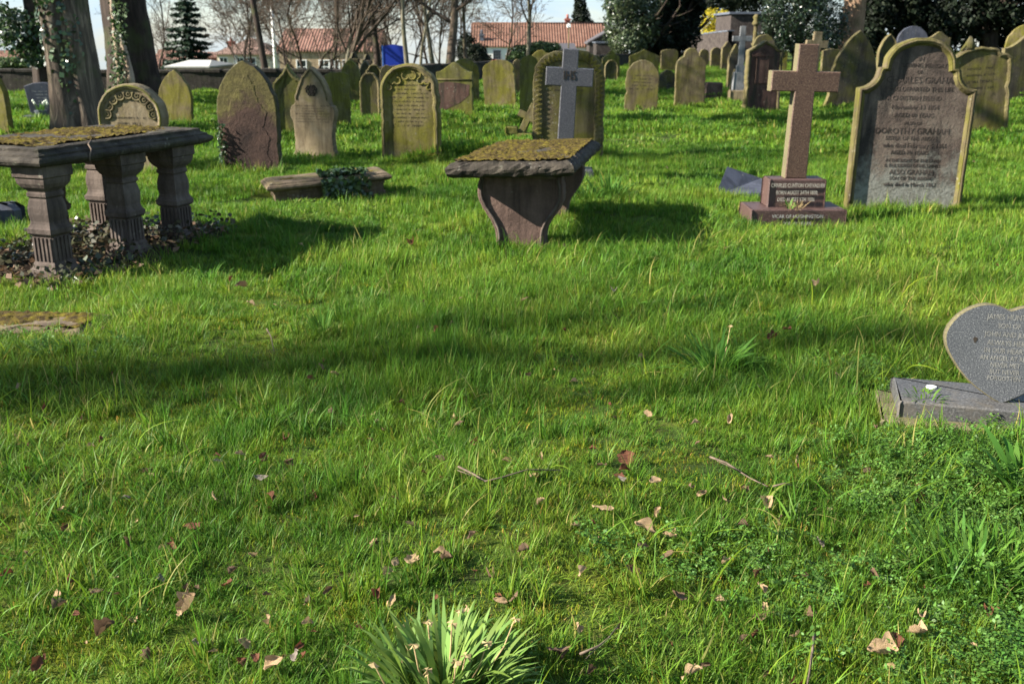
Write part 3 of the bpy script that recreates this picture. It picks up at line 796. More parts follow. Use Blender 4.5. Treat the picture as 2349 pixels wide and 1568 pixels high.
def half_profile(kind, w, h, p):
    """right half of a stone's outline, from the springing up to the middle of the top: list of (x, z)"""
    a = w / 2; rise = p.get('rise', 0.35) * h; hs = h - rise
    q = []
    if kind == 'gothic':
        c = (rise * rise - a * a) / (2 * a); rad = c + a
        t1 = math.atan2(rise, c)
        for i in range(15):
            t = t1 * i / 14
            q.append((-c + rad * math.cos(t), hs + rad * math.sin(t)))
    elif kind == 'round':
        for i in range(15):
            t = math.pi / 2 * i / 14
            q.append((a * math.cos(t), hs + rise * math.sin(t)))
    elif kind == 'gable':
        q = [(a, hs), (a * .5, hs + rise * .5), (0, h)]
    elif kind == 'flat':
        q = [(a, hs), (a * .5, hs + rise * .75), (0, h)]
    elif kind == 'ogee':
        for i in range(19):
            s = 1 - i / 18
            q.append((a * s, hs + rise * (0.5 + 0.5 * math.cos(math.pi * s ** p.get('pw', 0.85)))))
    elif kind == 'ogeepoint':     # flat shoulders, concave flanks rising to a sharp point
        for i in range(17):
            s = 1 - i / 16
            z = rise * ((1 - s) ** 2.2) * 0.72 + rise * 0.28 * math.sin(math.pi / 2 * min(1, (1 - s) * 4))
            q.append((a * s, hs + z))
    elif kind == 'shoulder':      # square shoulders, then a round head
        hw = p.get('head', 0.55) * a; sh = p.get('sh', 0.3) * rise
        q = [(a, hs), (a * .96, hs + sh * .35), (hw + (a - hw) * .45, hs + sh * .8), (hw * 1.03, hs + sh), (hw, hs + sh * 1.1)]
        for i in range(1, 13):
            t = math.pi / 2 * i / 12
            q.append((hw * math.cos(t), hs + sh * 1.1 + (rise - sh * 1.1) * math.sin(t)))
    elif kind == 'cove':          # the big stained stone: hollow shoulders, a small step, a broad segmental head
        r1 = p.get('r1', 0.16) * a * 2; st = 0.05
        q = [(a, hs)]
        for i in range(1, 9):
            t = math.pi / 2 * i / 8
            q.append((a - r1 * (1 - math.cos(t)), hs + r1 * .95 * math.sin(t)) if p.get('convex') else (a - r1 * math.sin(t), hs + r1 * 0.95 * (1 - math.cos(t))))
        xw = q[-1][0]; zw = q[-1][1]
        q += [(xw - 0.012, zw + st * .5), (xw - .05, zw + st * .55)]
        x2 = xw - .05; z2 = zw + st * .55
        for i in range(1, 13):
            t = i / 12
            q.append((x2 * math.cos(math.pi / 2 * t), z2 + (h - z2) * math.sin(math.pi / 2 * t) ** 0.85))
    elif kind == 'waisted':       # pointed head on projecting lobed shoulders, drawn in below, flared foot
        pass
    return q

def full_outline(kind, w, h, p, rng, sink=0.22, jit=0.004, flare=None):
    rt = half_profile(kind, w, h, p)
    if flare: rt = [(w / 2 * flare, -sink), (w / 2 * flare, 0.02 * h), (w / 2 * (1 + (flare - 1) * .35), 0.09 * h), (w / 2, 0.15 * h)] + rt
    else: rt = [(w / 2, -sink)] + rt
    pts = rt + [(-x, z) for x, z in rt[::-1][1:]]
    return densify(pts, rng, jit)

def densify(pts, rng, jit=0.004, step=0.035):
    out = []
    for (a, b) in zip(pts[:-1], pts[1:]):
        n = max(1, int(math.hypot(b[0] - a[0], b[1] - a[1]) / step))
        for i in range(n):
            t = i / n
            out.append((a[0] + (b[0] - a[0]) * t + rng.normal(0, jit), a[1] + (b[1] - a[1]) * t + rng.normal(0, jit)))
    out.append(pts[-1])
    if jit > .002:          # knocks and chips in the arris
        for c in range(3 + len(out) // 25):
            k = int(rng.integers(4, len(out) - 4)); d = rng.uniform(.006, .02)
            cx = sum(p[0] for p in out) / len(out); cz = sum(p[1] for p in out) / len(out)
            for q, f in ((-1, .5), (0, 1), (1, .6)):
                x, z = out[k + q]; l = math.hypot(cx - x, cz - z) or 1; out[k + q] = (x + (cx - x) / l * d * f, z + (cz - z) / l * d * f)
    return out

def inset(o, d, zmin=None):
    n = len(o); r = []
    for i in range(n):
        a, b = Vector(o[max(0, i - 2)]), Vector(o[min(n - 1, i + 2)])
        t = b - a
        t = t.normalized() if t.length > 1e-9 else Vector((0, 1))
        nx, nz = -t.y, t.x          # outline runs up the right side and down the left: the inside is to the left
        r.append((o[i][0] + nx * d, o[i][1] + nz * d if 0 < i < n - 1 else o[i][1]))
    return r

def slab_geo(mb, o, th, rim=0.0, rec=0.02, bev=0.008, mi_face=0, mi_side=0, y0=0.0, mi_rim=0):
    """a stone of outline o: back, sides, a small bevel, and (with rim) a sunk panel in front. Front looks to -Y."""
    n = len(o)
    rings = [(o, y0 + th / 2 - bev), (o, y0 - th / 2 + bev), (inset(o, bev), y0 - th / 2)]
    mats = [mi_side, mi_rim]
    if rim:
        rings += [(inset(o, rim), y0 - th / 2), (inset(o, rim + rec * .8), y0 - th / 2 + rec)]
        mats += [mi_rim, mi_rim]
    vs = []
    for ring, y in [(inset(o, bev), y0 + th / 2)] + rings:
        vs += [(x, y, z) for x, z in ring]
    fs, ms = [], []
    R_ = len(rings) + 1
    for r in range(R_ - 1):
        for i in range(n - 1):
            fs.append((r * n + i, r * n + i + 1, (r + 1) * n + i + 1, (r + 1) * n + i)); ms.append(mi_side)
    fs.append(tuple(range(n))[::-1]); ms.append(mi_side)
    fs.append(tuple((R_ - 1) * n + i for i in range(n))); ms.append(mi_face)
    b = len(mb.v); mb.v.extend(vs)
    for f, m in zip(fs, ms):
        mb.f.append([i + b for i in f]); mb.m.append(m); mb.sm.append(False)

def worn_lines(mb, w, z0, z1, rows, y, rng, frac=0.8, ch=0.45):
    """rows of worn, illegible cut strokes"""
    dz = (z1 - z0) / rows
    for r in range(rows):
        z = z1 - (r + .5) * dz; hw = w / 2 * frac * rng.uniform(0.55, 1.0); x = -hw
        hh = dz * ch * rng.uniform(.8, 1.1)
        while x < hw:
            k = rng.random()
            if k > 0.16:
                sw = hh * 0.17; dx = rng.normal(0, hh * .06)
                zz = z + rng.normal(0, hh * .03); h2 = hh * rng.uniform(.7, 1.0) / 2
                mb.add([(x, y, zz - h2), (x + sw, y, zz - h2), (x + sw + dx, y, zz + h2), (x + dx, y, zz + h2)], [(0, 1, 2, 3)])
                if k > 0.6:
                    zb = zz + rng.choice([-h2, 0, h2 - sw])
                    mb.add([(x, y - .0004, zb), (x + hh * .45, y - .0004, zb), (x + hh * .45, y - .0004, zb + sw), (x, y - .0004, zb + sw)], [(0, 1, 2, 3)])
            x += hh * rng.uniform(.38, .62) * (1.7 if k < .16 else 1)
    return mb

def text_mesh(name, lines, mat, ext=0.0008, spacing=1.0):
    """lines: (text, x, z, size, squeeze): real letters standing on the plane y=0, looking to -Y"""
    me = bpy.data.meshes.new(name); bm = bmesh.new()
    for (s, x, z, size, sq) in lines:
        cu = bpy.data.curves.new('lettering', 'FONT'); cu.body = s; cu.size = size; cu.align_x = 'CENTER'; cu.align_y = 'CENTER'
        cu.extrude = ext; cu.resolution_u = 2; cu.space_character = spacing
        o = bpy.data.objects.new('lettering', cu); COL.objects.link(o)
        bpy.context.view_layer.update()
        dg = bpy.context.evaluated_depsgraph_get()
        m = bpy.data.meshes.new_from_object(o.evaluated_get(dg))
        T = Matrix.Translation((x, 0, z)) @ Matrix.Rotation(R(90), 4, 'X') @ Matrix.Diagonal((sq, 1, 1, 1))
        m.transform(T); bm.from_mesh(m)
        bpy.data.objects.remove(o); bpy.data.curves.remove(cu); bpy.data.meshes.remove(m)
    bm.to_mesh(me); bm.free(); me.materials.append(mat)
    return me

def measure(xl, xr, yt, yb):
    cx = (xl + xr) / 2
    x, y = G(cx, yb)
    return x, y, (xr - xl) * mpp(y), P(cx, yt, y)[2] - g1(x, y)

def headstone(label, xl, xr, yt, yb, kind, p=None, mat='sand', yaw=0.0, th=0.11, rim=0.0, rec=0.018, jit=.003, roll=0.0, pitch=0.0, lines=0, lz=(0.3, 0.7), flare=None, seed=0, name='headstone', mould=None, lettermat='letter', side=None, plinth=None, fringe=True, wk=1.0):
    p = p or {}
    rng = np.random.default_rng(seed + int(abs(xl) * 7 + yb))
    x, y, w, h = measure(xl, xr, yt, yb)
    w = w * wk
    if plinth: fringe = False
    e = empty(name, (x, y, g1(x, y)), 0, label, 'headstone', HG, rot=(pitch, roll, yaw))
    o = full_outline(kind, w, h, p, rng, jit=jit, flare=flare)
    mb = MB(); slab_geo(mb, o, th, rim, rec, mi_side=1)
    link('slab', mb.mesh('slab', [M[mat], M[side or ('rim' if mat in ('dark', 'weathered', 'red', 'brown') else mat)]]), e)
    yf = -th / 2 + (rec if rim else 0) - 0.0012
    if mould:
        io = [q for q in inset(o, rim * 0.55) if q[1] > 0.03]
        b = MB(); b.tube([(q[0], -th / 2 + 0.004, q[1]) for q in io], rim * 0.3, 8)
        link('moulding', b.mesh('moulding', M[mould]), e)
    if lines:
        b = MB(); worn_lines(b, w - 2 * rim, lz[0] * h, lz[1] * h, lines, yf, rng)
        link('lettering', b.mesh('lettering', M[lettermat]), e)
    if plinth:
        b = MB(); b.box((0, 0, plinth[1] / 2 - .05), (w * plinth[0], th + 0.14, plinth[1] + .1), taper=0.96)
        link('plinth', b.mesh('plinth', M[mat]), e)
    if fringe: FRINGE.append((x, y, w, yaw))
    return e, w, h, o, yf

def cross_geo(mb, h, aw, sw, arm_z, ah, th, taper=1.0, sink=0.0, side=0):
    """Latin cross as one extruded outline with bevelled arrises: h height, aw arm span, sw shaft width, arms centred at arm_z, ah arm height"""
    s, a = sw / 2, aw / 2
    z0, z1 = arm_z - ah / 2, arm_z + ah / 2
    o = [(s * taper, -sink), (s, z0), (a, z0), (a, z1), (s, z1), (s * .98, h), (-s * .98, h), (-s, z1), (-a, z1), (-a, z0), (-s, z0), (-s * taper, -sink)]
    def ring(d, y):
        out = []
        n = len(o)
        for i, (x, z) in enumerate(o):
            p0, p2 = o[i - 1], o[(i + 1) % n]
            e1 = Vector((x - p0[0], z - p0[1])).normalized(); e2 = Vector((p2[0] - x, p2[1] - z)).normalized()
            n1, n2 = Vector((-e1.y, e1.x)), Vector((-e2.y, e2.x))
            out.append((x + (n1.x + n2.x) * d, y, z + (n1.y + n2.y) * d))
        return out
    b = 0.008; n = len(o)
    R_ = [ring(b, th / 2), ring(0, th / 2 - b), ring(0, -th / 2 + b), ring(b, -th / 2)]
    fs = [tuple(range(n))[::-1], tuple(3 * n + i for i in range(n))]
    for r in range(3):
        for i in range(n):
            fs.append((r * n + i, r * n + (i + 1) % n, (r + 1) * n + (i + 1) % n, (r + 1) * n + i))
    k0 = len(mb.m); mb.add([q for r in R_ for q in r], fs)
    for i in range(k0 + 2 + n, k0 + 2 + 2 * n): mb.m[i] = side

def bev_box(mb, c, size, b=0.012, rz=0.0, mi=0, taper=1.0):
    """box with chamfered vertical and top arrises"""
    x, y, z = size[0] / 2, size[1] / 2, size[2]
    def ring(dx, zz, t):
        q = []
        for sx, sy in ((-1, -1), (1, -1), (1, 1), (-1, 1)):
            for k in ((0, 1) if sx * sy > 0 else (1, 0)):
                px = sx * (x * t - dx - (b if k == 0 else 0)); py = sy * (y * t - dx - (0 if k == 0 else b))
                q.append((c[0] + px * math.cos(rz) - py * math.sin(rz), c[1] + px * math.sin(rz) + py * math.cos(rz), zz))
        return q
    rs = [ring(0, c[2], 1), ring(0, c[2] + z - b, taper), ring(b, c[2] + z, taper)]
    fs = [tuple(range(8))[::-1], tuple(16 + i for i in range(8))]
    for r in range(2):
        for i in range(8):
            fs.append((r * 8 + i, r * 8 + (i + 1) % 8, (r + 1) * 8 + (i + 1) % 8, (r + 1) * 8 + i))
    mb.add([p for r in rs for p in r], fs, mi)

# ------------------------------------------------------------------ the row of nearer headstones
def near_stones():
    # the dark red gothic stone with ivy
    e, w, h, o, yf = headstone('tall pointed red-brown headstone with peeling face and ivy foot, behind the ledger tomb', 512, 650, 137, 402, 'gothic', {'rise': 0.42}, 'gothic', R(-6), 0.13, 0.0, side='dark', seed=1)
    b = MB(); rng = np.random.default_rng(3)
    pts = densify([(w * .34, 0.0), (w * .37, h * .12), (w * .30, h * .2), (w * .36, h * .34), (w * .27, h * .42), (w * .33, h * .55), (w * .2, h * .66), (w * .16, h * .78), (w * .02, h * .9), (-w * .08, h * .8), (-w * .22, h * .7), (-w * .30, h * .55), (-w * .33, h * .3), (-w * .31, 0.0)], rng, .007, .03)
    n = len(pts)
    b.add([(x, yf + 0.001, z) for x, z in pts] + [(x * .985, yf - .0025, z * .99 + .004) for x, z in pts], [tuple(n + i for i in range(n))] + [(i, (i + 1) % n, n + (i + 1) % n, n + i) for i in range(n)])
    link('peeled_face', b.mesh('peeled_face', M['gothic']), e)
    rng = np.random.default_rng(8); m = 260
    pts = np.stack([-w * .5 + np.abs(rng.normal(0, .035, m)), -0.08 + rng.normal(0, .02, m), h * .45 * rng.random(m) ** 1.4], -1)
    p2 = np.stack([rng.uniform(-w * .5, w * .35, 90), -0.1 + rng.normal(0, .02, 90), np.abs(rng.normal(0, .05, 90))], -1)
    nr = np.zeros((m + 90, 3)); nr[:, 1] = -1
    iv = link('ivy', leaf_mesh('ivy', rng, np.concatenate([pts, p2]), nr, 0.035, M['ivy'], aspect=.9, jit=.6))
    iv.matrix_world = Matrix.Translation(e.location) @ Matrix.Rotation(R(-3), 4, 'Z')
    tag(iv, 'ivy creeping up the edge of the peeling red-brown gothic headstone', 'ivy')

    # the pale stone with lobed shoulders and a carved fleuron
    x, y, w, h = measure(676, 778, 154, 362)
    rng = np.random.default_rng(17)
    e = empty('headstone', (x, y, g1(x, y)), R(-14), 'pale buff headstone with a pointed head, lobed shoulders and a carved fleuron above worn writing', 'headstone', HG)
    a = w / 2
    rt = [(a * 1.12, -.2), (a * 1.1, .02), (a * .95, .1 * h), (a * .9, .2 * h), (a * .93, .34 * h), (a * .98, .42 * h), (a * 1.06, .47 * h), (a * 1.08, .53 * h), (a * 1.0, .585 * h), (a * .86, .6 * h), (a * .84, .615 * h)]
    hs = .62 * h; rise = .38 * h; aa = a * .82; c = (rise * rise - aa * aa) / (2 * aa); rad = c + aa; t1 = math.atan2(rise, c)
    rt += [(-c + rad * math.cos(t1 * i / 12), hs + rad * math.sin(t1 * i / 12)) for i in range(13)]
    o = densify(rt + [(-q[0], q[1]) for q in rt[::-1][1:]], rng, .003)
    mb = MB(); slab_geo(mb, o, 0.12); link('slab', mb.mesh('slab', M['sand2']), e)
    top = [q for q in inset(o, .028) if q[1] > hs + .01]
    b = MB(); b.tube([(q[0], -.062, q[1]) for q in top], .011, 6); link('moulding', b.mesh('moulding', M['rim']), e)
    b = MB(); cz = .76 * h
    b.add([(0, -.067, cz + .085), (-.028, -.067, cz + .01), (0, -.067, cz - .09), (.028, -.067, cz + .01)], [(0, 1, 2, 3)])
    for sx in (-1, 1):
        for (dx, dz, r) in ((.05, -.02, .024), (.028, -.055, .018), (.04, .035, .018), (.062, .01, .016)):
            b.tube([(sx * dx + r * math.cos(t), -.064, cz + dz + r * math.sin(t)) for t in np.linspace(0, 6.283, 11)[:-1]], .008, 5, closed=True)
    link('carved_fleuron', b.mesh('carved_fleuron', M['letter']), e)
    b = MB(); worn_lines(b, w * .95, .40 * h, .6 * h, 7, -.0612, rng, .86, .42); link('lettering', b.mesh('lettering', M['letter']), e)
    FRINGE.append((x, y, w, R(8)))

    # the green-gold stone with trefoil tracery
    e, w, h, o, yf = headstone('mossy gold headstone with a pointed moulded arch, trefoil tracery and long worn writing', 878, 1013, 146, 367, 'gothic', {'rise': 0.30}, 'sand', R(-9), 0.13, 0.058, 0.03, lines=11, lz=(.34, .80), seed=4, mould='rim')
    b = MB()
    for (cx, cz, r) in ((.25, .845, .085), (-.25, .845, .085), (0, .90, .095), (.36, .765, .05), (-.36, .765, .05)):
        for k in range(3):
            t0 = math.pi / 2 + k * 2.094
            ox, oz = cx * w + r * .55 * math.cos(t0), cz * h + r * .55 * math.sin(t0)
            b.tube([(ox + r * .5 * math.cos(t), yf - .004, oz + r * .5 * math.sin(t)) for t in np.linspace(t0 - 2.2, t0 + 2.2, 12)], .011, 5)
    link('tracery', b.mesh('tracery', M['sand']), e)

    # the arched stone behind the left table tomb, with a cusped border
    e, w, h, o, yf = headstone('round-arched grey headstone with a leafy cusped border, standing behind the left table tomb', 243, 398, 192, 400, 'round', {'rise': 0.36}, 'sand2', R(-8), 0.17, 0.045, 0.028, lines=5, lz=(.36, .66), seed=6, mould='green')
    b = MB()
    for t in np.linspace(.12, math.pi - .12, 9):
        cx, cz = (w / 2 - .115) * math.cos(t), h * .64 + (h * .36 - .115) * math.sin(t)
        b.tube([(cx + .052 * math.cos(u), yf - .004, cz + .052 * math.sin(u)) for u in np.linspace(t + math.pi * .35, t + math.pi * 1.65, 10)], .013, 5)
        b.tube([(cx + .02 * math.cos(u), yf - .003, cz + .02 * math.sin(u)) for u in np.linspace(0, 6.283, 9)[:-1]], .009, 5, closed=True)
    link('cusped_border', b.mesh('cusped_border', M['rim']), e)

    # the leaning plain pointed stone by the wall and the cut off one
    headstone('plain mossy pointed headstone leaning over, alone on the grass in front of the dark wall', 366, 444, 160, 287, 'gothic', {'rise': .55}, 'sand', R(-6), .1, roll=R(4), seed=9)
    headstone('pointed mossy headstone cut by the frame edge, left of the grey slate one', -52, 33, 150, 313, 'gothic', {'rise': .5}, 'sand', R(-8), .14, seed=10)

    # the zigzag bordered stone behind the grey cross
    e, w, h, o, yf = headstone('wide pointed headstone with a zigzag carved border, right behind the grey granite cross', 1222, 1383, 118, 362, 'gothic', {'rise': .25}, 'brown', R(-5), .14, .115, .02, lines=4, lz=(.62, .80), seed=12)
    io = [q for q in inset(o, .058) if q[1] > .02]
    L = [0]
    for a, b_ in zip(io[:-1], io[1:]): L.append(L[-1] + math.hypot(b_[0] - a[0], b_[1] - a[1]))
    b = MB()
    for amp, rr in ((.03, .012), (.03, .010)):
        pts = []; n = int(L[-1] / .031)
        for k in range(n + 1):
            s = L[-1] * k / n; i = max(1, next((j for j, l in enumerate(L) if l >= s - 1e-9), len(L) - 1))
            t = (s - L[i - 1]) / max(1e-9, L[i] - L[i - 1])
            px, pz = io[i - 1][0] + (io[i][0] - io[i - 1][0]) * t, io[i - 1][1] + (io[i][1] - io[i - 1][1]) * t
            i0, i1 = max(0, i - 3), min(len(io) - 1, i + 2)
            d = Vector((io[i1][0] - io[i0][0], io[i1][1] - io[i0][1])).normalized()
            sg = (1 if k % 2 else -1) * amp + (0 if rr > .011 else .028)
            pts.append((px - d.y * sg, -.073, pz + d.x * sg))
        b.tube(pts, rr, 5, smooth=False)
    link('zigzag_border', b.mesh('zigzag_border', M['sand']), e)

    # grey granite cross with the IHS monogram
    x, y = G(1292, 407); z0 = g1(x, y); h = P(1308, 112, y)[2] - z0; s = mpp(y, .7)
    e = empty('grave_cross', (x, y, z0), 0, 'tall grey granite cross bearing an IHS monogram, behind the central table tomb', 'cross', 'crosses among the headstones', rot=(0, R(2.6), R(-2)))
    mb = MB(); cross_geo(mb, h, 107 * s, 36 * s, h - 61 * s, 40 * s, .13, 1.06, -.10); link('cross', mb.mesh('cross', M['granite']), e)
    link('monogram', text_mesh('monogram', [('IHS', 0, h - 58 * s, .14, .72)], M['letter'], .003), e, (0, -.068, 0))
    b = MB(); bev_box(b, (.08, .02, -.12), (.52, .34, .25)); link('plinth', b.mesh('plinth', M['granite']), e)
    FRINGE.append((x, y - .2, .7, 0))

    # small broken cross
    x, y = G(1190, 322); z0 = g1(x, y); s = mpp(y)
    e = empty('broken_cross', (x, y, z0), R(-15), 'small broken cross leaning on a mossy step, left of the zigzag headstone', 'cross', 'crosses among the headstones')
    mb = MB(); mb2 = MB()
    cross_geo(mb, .62, .34, .105, .40, .105, .10)
    me = mb.mesh('cross', M['brown']); me.transform(Matrix.Translation((-.02, 0, -.03)) @ Matrix.Rotation(R(24), 4, 'Y') @ Matrix.Rotation(R(-12), 4, 'X'))
    link('cross', me, e)
    bev_box(mb2, (.02, .06, -.1), (.42, .26, .19)); bev_box(mb2, (-.12, .02, .085), (.2, .2, .1), rz=.2)
    link('step', mb2.mesh('step', M['green']), e)

    # red granite cross on two steps, with lettering
    x, y = G(1815, 500); z0 = g1(x, y); s = mpp(y, .3); yw = R(0)
    e = empty('grave_cross', (x, y, z0), yw, 'red granite cross on a lettered plinth and step, beside the big stained headstone', 'cross', 'crosses among the headstones')
    h = P(1840, 101, y)[2] - z0
    b = MB(); bev_box(b, (0, 0, -.12), (218 * s, .46, .12 + .185), .01); st = link('step', b.mesh('step', M['pinkbase']), e)
    b = MB(); bev_box(b, (.005, .03, .185), (134 * s, .26, .245), .012, taper=.985); pl = link('plinth', b.mesh('plinth', M['pinkbase']), e)
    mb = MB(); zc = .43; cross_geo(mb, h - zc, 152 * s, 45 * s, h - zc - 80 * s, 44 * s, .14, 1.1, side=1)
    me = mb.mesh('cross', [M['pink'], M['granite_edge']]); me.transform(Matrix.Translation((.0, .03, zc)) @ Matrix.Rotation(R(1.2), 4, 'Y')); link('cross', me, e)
    link('lettering', text_mesh('lettering', [('CHARLES CLINTON CHEVALLIER', 0, .375, .052, .62), ('BORN AUGST 24TH 1830,', -.005, .312, .048, .68), ('DIED AUGST 5TH 1886', -.01, .252, .048, .68)], M['letter_pale'], .0012), pl, (.01, .03 - .1312, 0))
    link('lettering', text_mesh('lettering', [('VICAR OF HUGHINGTON', 0, .125, .043, .9), ('FOR 43 YEARS', 0, .062, .043, .9)], M['letter_grey'], .001), st, (-.01, -.231, 0))
    BARE.append((x, y, .42, .22, yw)); FRINGE.append((x, y - .3, .9, yw))
    rng = np.random.default_rng(7)
    g = link('dry_grass_tuft', strap_clump('dry_grass_tuft', rng, 46, .07, .13, .004, .9, M['withered'], 4)); g.location = (x - .02, y - .165, z0 + .186)
    tag(g, 'tuft of dry straw-coloured grass on the step of the red cross', 'grass tuft')
    g = link('weed', strap_clump('weed', rng, 9, .02, .10, .016, .5, M['cover'], 5)); g.location = (x - .07, y - .17, z0 + .186)
    tag(g, 'small bright green weed growing before the lettered plinth of the red cross', 'weed')

    # tilted grey ledger wedge behind it
    x, y = G(1700, 440); e = MB()
    e.add([(-.34, -.14, -.05), (.30, -.2, -.05), (.36, .3, -.05), (-.1, .32, -.05), (-.33, -.12, .02), (.27, -.17, .05), (.34, .28, .13), (-.05, .3, .26)], [(0, 1, 2, 3)[::-1], (4, 5, 6), (4, 6, 7), (0, 1, 5, 4), (1, 2, 6, 5), (2, 3, 7, 6), (3, 0, 4, 7)])
    o_ = e.build('tilted_ledger', M['slate'], None, (x, y, g1(x, y)), (0, 0, R(10)))
    tag(o_, 'tilted blue-grey slate slab heaving out of the grass left of the red cross', 'grave slab')
    BARE.append((x, y, .3, .2, R(10)))

    # the great stained stone
    e, w, h, o, yf = headstone('largest headstone, dark and stained, hollow-shouldered, with many lines of writing, beside the red cross', 1937, 2199, 87, 470, 'cove', {'rise': .285, 'r1': .155}, 'weathered', R(-3), .12, .045, .03, side='brown', jit=.0012, roll=R(0.7), seed=20, mould='brown', wk=.98)
    T = [('IN', 0, .885, .05), ('LOVING MEMORY', .02, .845, .05), ('OF', 0, .805, .042), ('CHARLES GRAHAM', .02, .755, .078), ('WHO DEPARTED THIS LIFE', .01, .70, .052), ('A CHRISTIAN FRIEND', -.01, .645, .052), ('November 13 1854', 0, .59, .055), ('AGED 60 YEARS', 0, .54, .052), ('ALSO OF', 0, .49, .04),
         ('DOROTHY GRAHAM', 0, .44, .074), ('SISTER OF THE ABOVE', 0, .395, .048), ('who died February 5 1861', .02, .35, .056), ('AGED 70 YEARS', 0, .305, .05), ('IN THE SIGHT OF THE LORD', .02, .255, .04), ('IS THE DEATH OF HIS SAINTS', .02, .222, .04), ('ALSO GRAHAM', .02, .18, .06), ('SON OF THE ABOVE', .02, .14, .044), ('who died in March 1867', .02, .10, .05)]
    kz = 1.0
    link('lettering', text_mesh('lettering', [(s, dx * 2, (.06 + z_ * .93) * h, sz * 1.08, .92) for s, dx, z_, sz in T], M['letter_worn'], .0008), e, (0, yf - .0006, 0))
    # stone behind it on the right
    e, w, h, o, yf = headstone('gabled mossy headstone with a moulded frame, half hidden behind the largest headstone', 2166, 2306, 106, 308, 'flat', {'rise': .13}, 'brown', R(-2), .15, .05, .025, roll=R(-4), seed=21, mould='rim', lines=5, lz=(.45, .8))
    b = MB(); b.tube([(.0, 0, h + .0), (0, 0, h + .05), (0, 0, h + .09), (0, 0, h + .2)], [.10, .07, .085, .015], 8); b.tube([(-.13, 0, h - .02), (-.06, 0, h + .07), (.05, 0, h + .06), (.12, 0, h - .02)], .03, 6)
    link('finial', b.mesh('finial', M['dark']), e, (-.16, 0, -.03))
    headstone('broad dark wavy-topped headstone cut by the frame edge, right of the gabled one', 2284, 2400, 77, 230, 'ogee', {'rise': .22}, 'dark', R(3), .16, seed=22)
    headstone('mossy round-headed stone peeping over the broad dark wavy-topped headstone', 2296, 2400, 54, 205, 'round', {'rise': .3}, 'sand', R(-12), .14, seed=23)
    headstone('dark pointed headstone with flared foot, between the red cross and the largest stone', 1893, 1997, 70, 251, 'gothic', {'rise': .62}, 'dark', R(4), .14, roll=R(3.5), seed=24, flare=1.12)
near_stones()

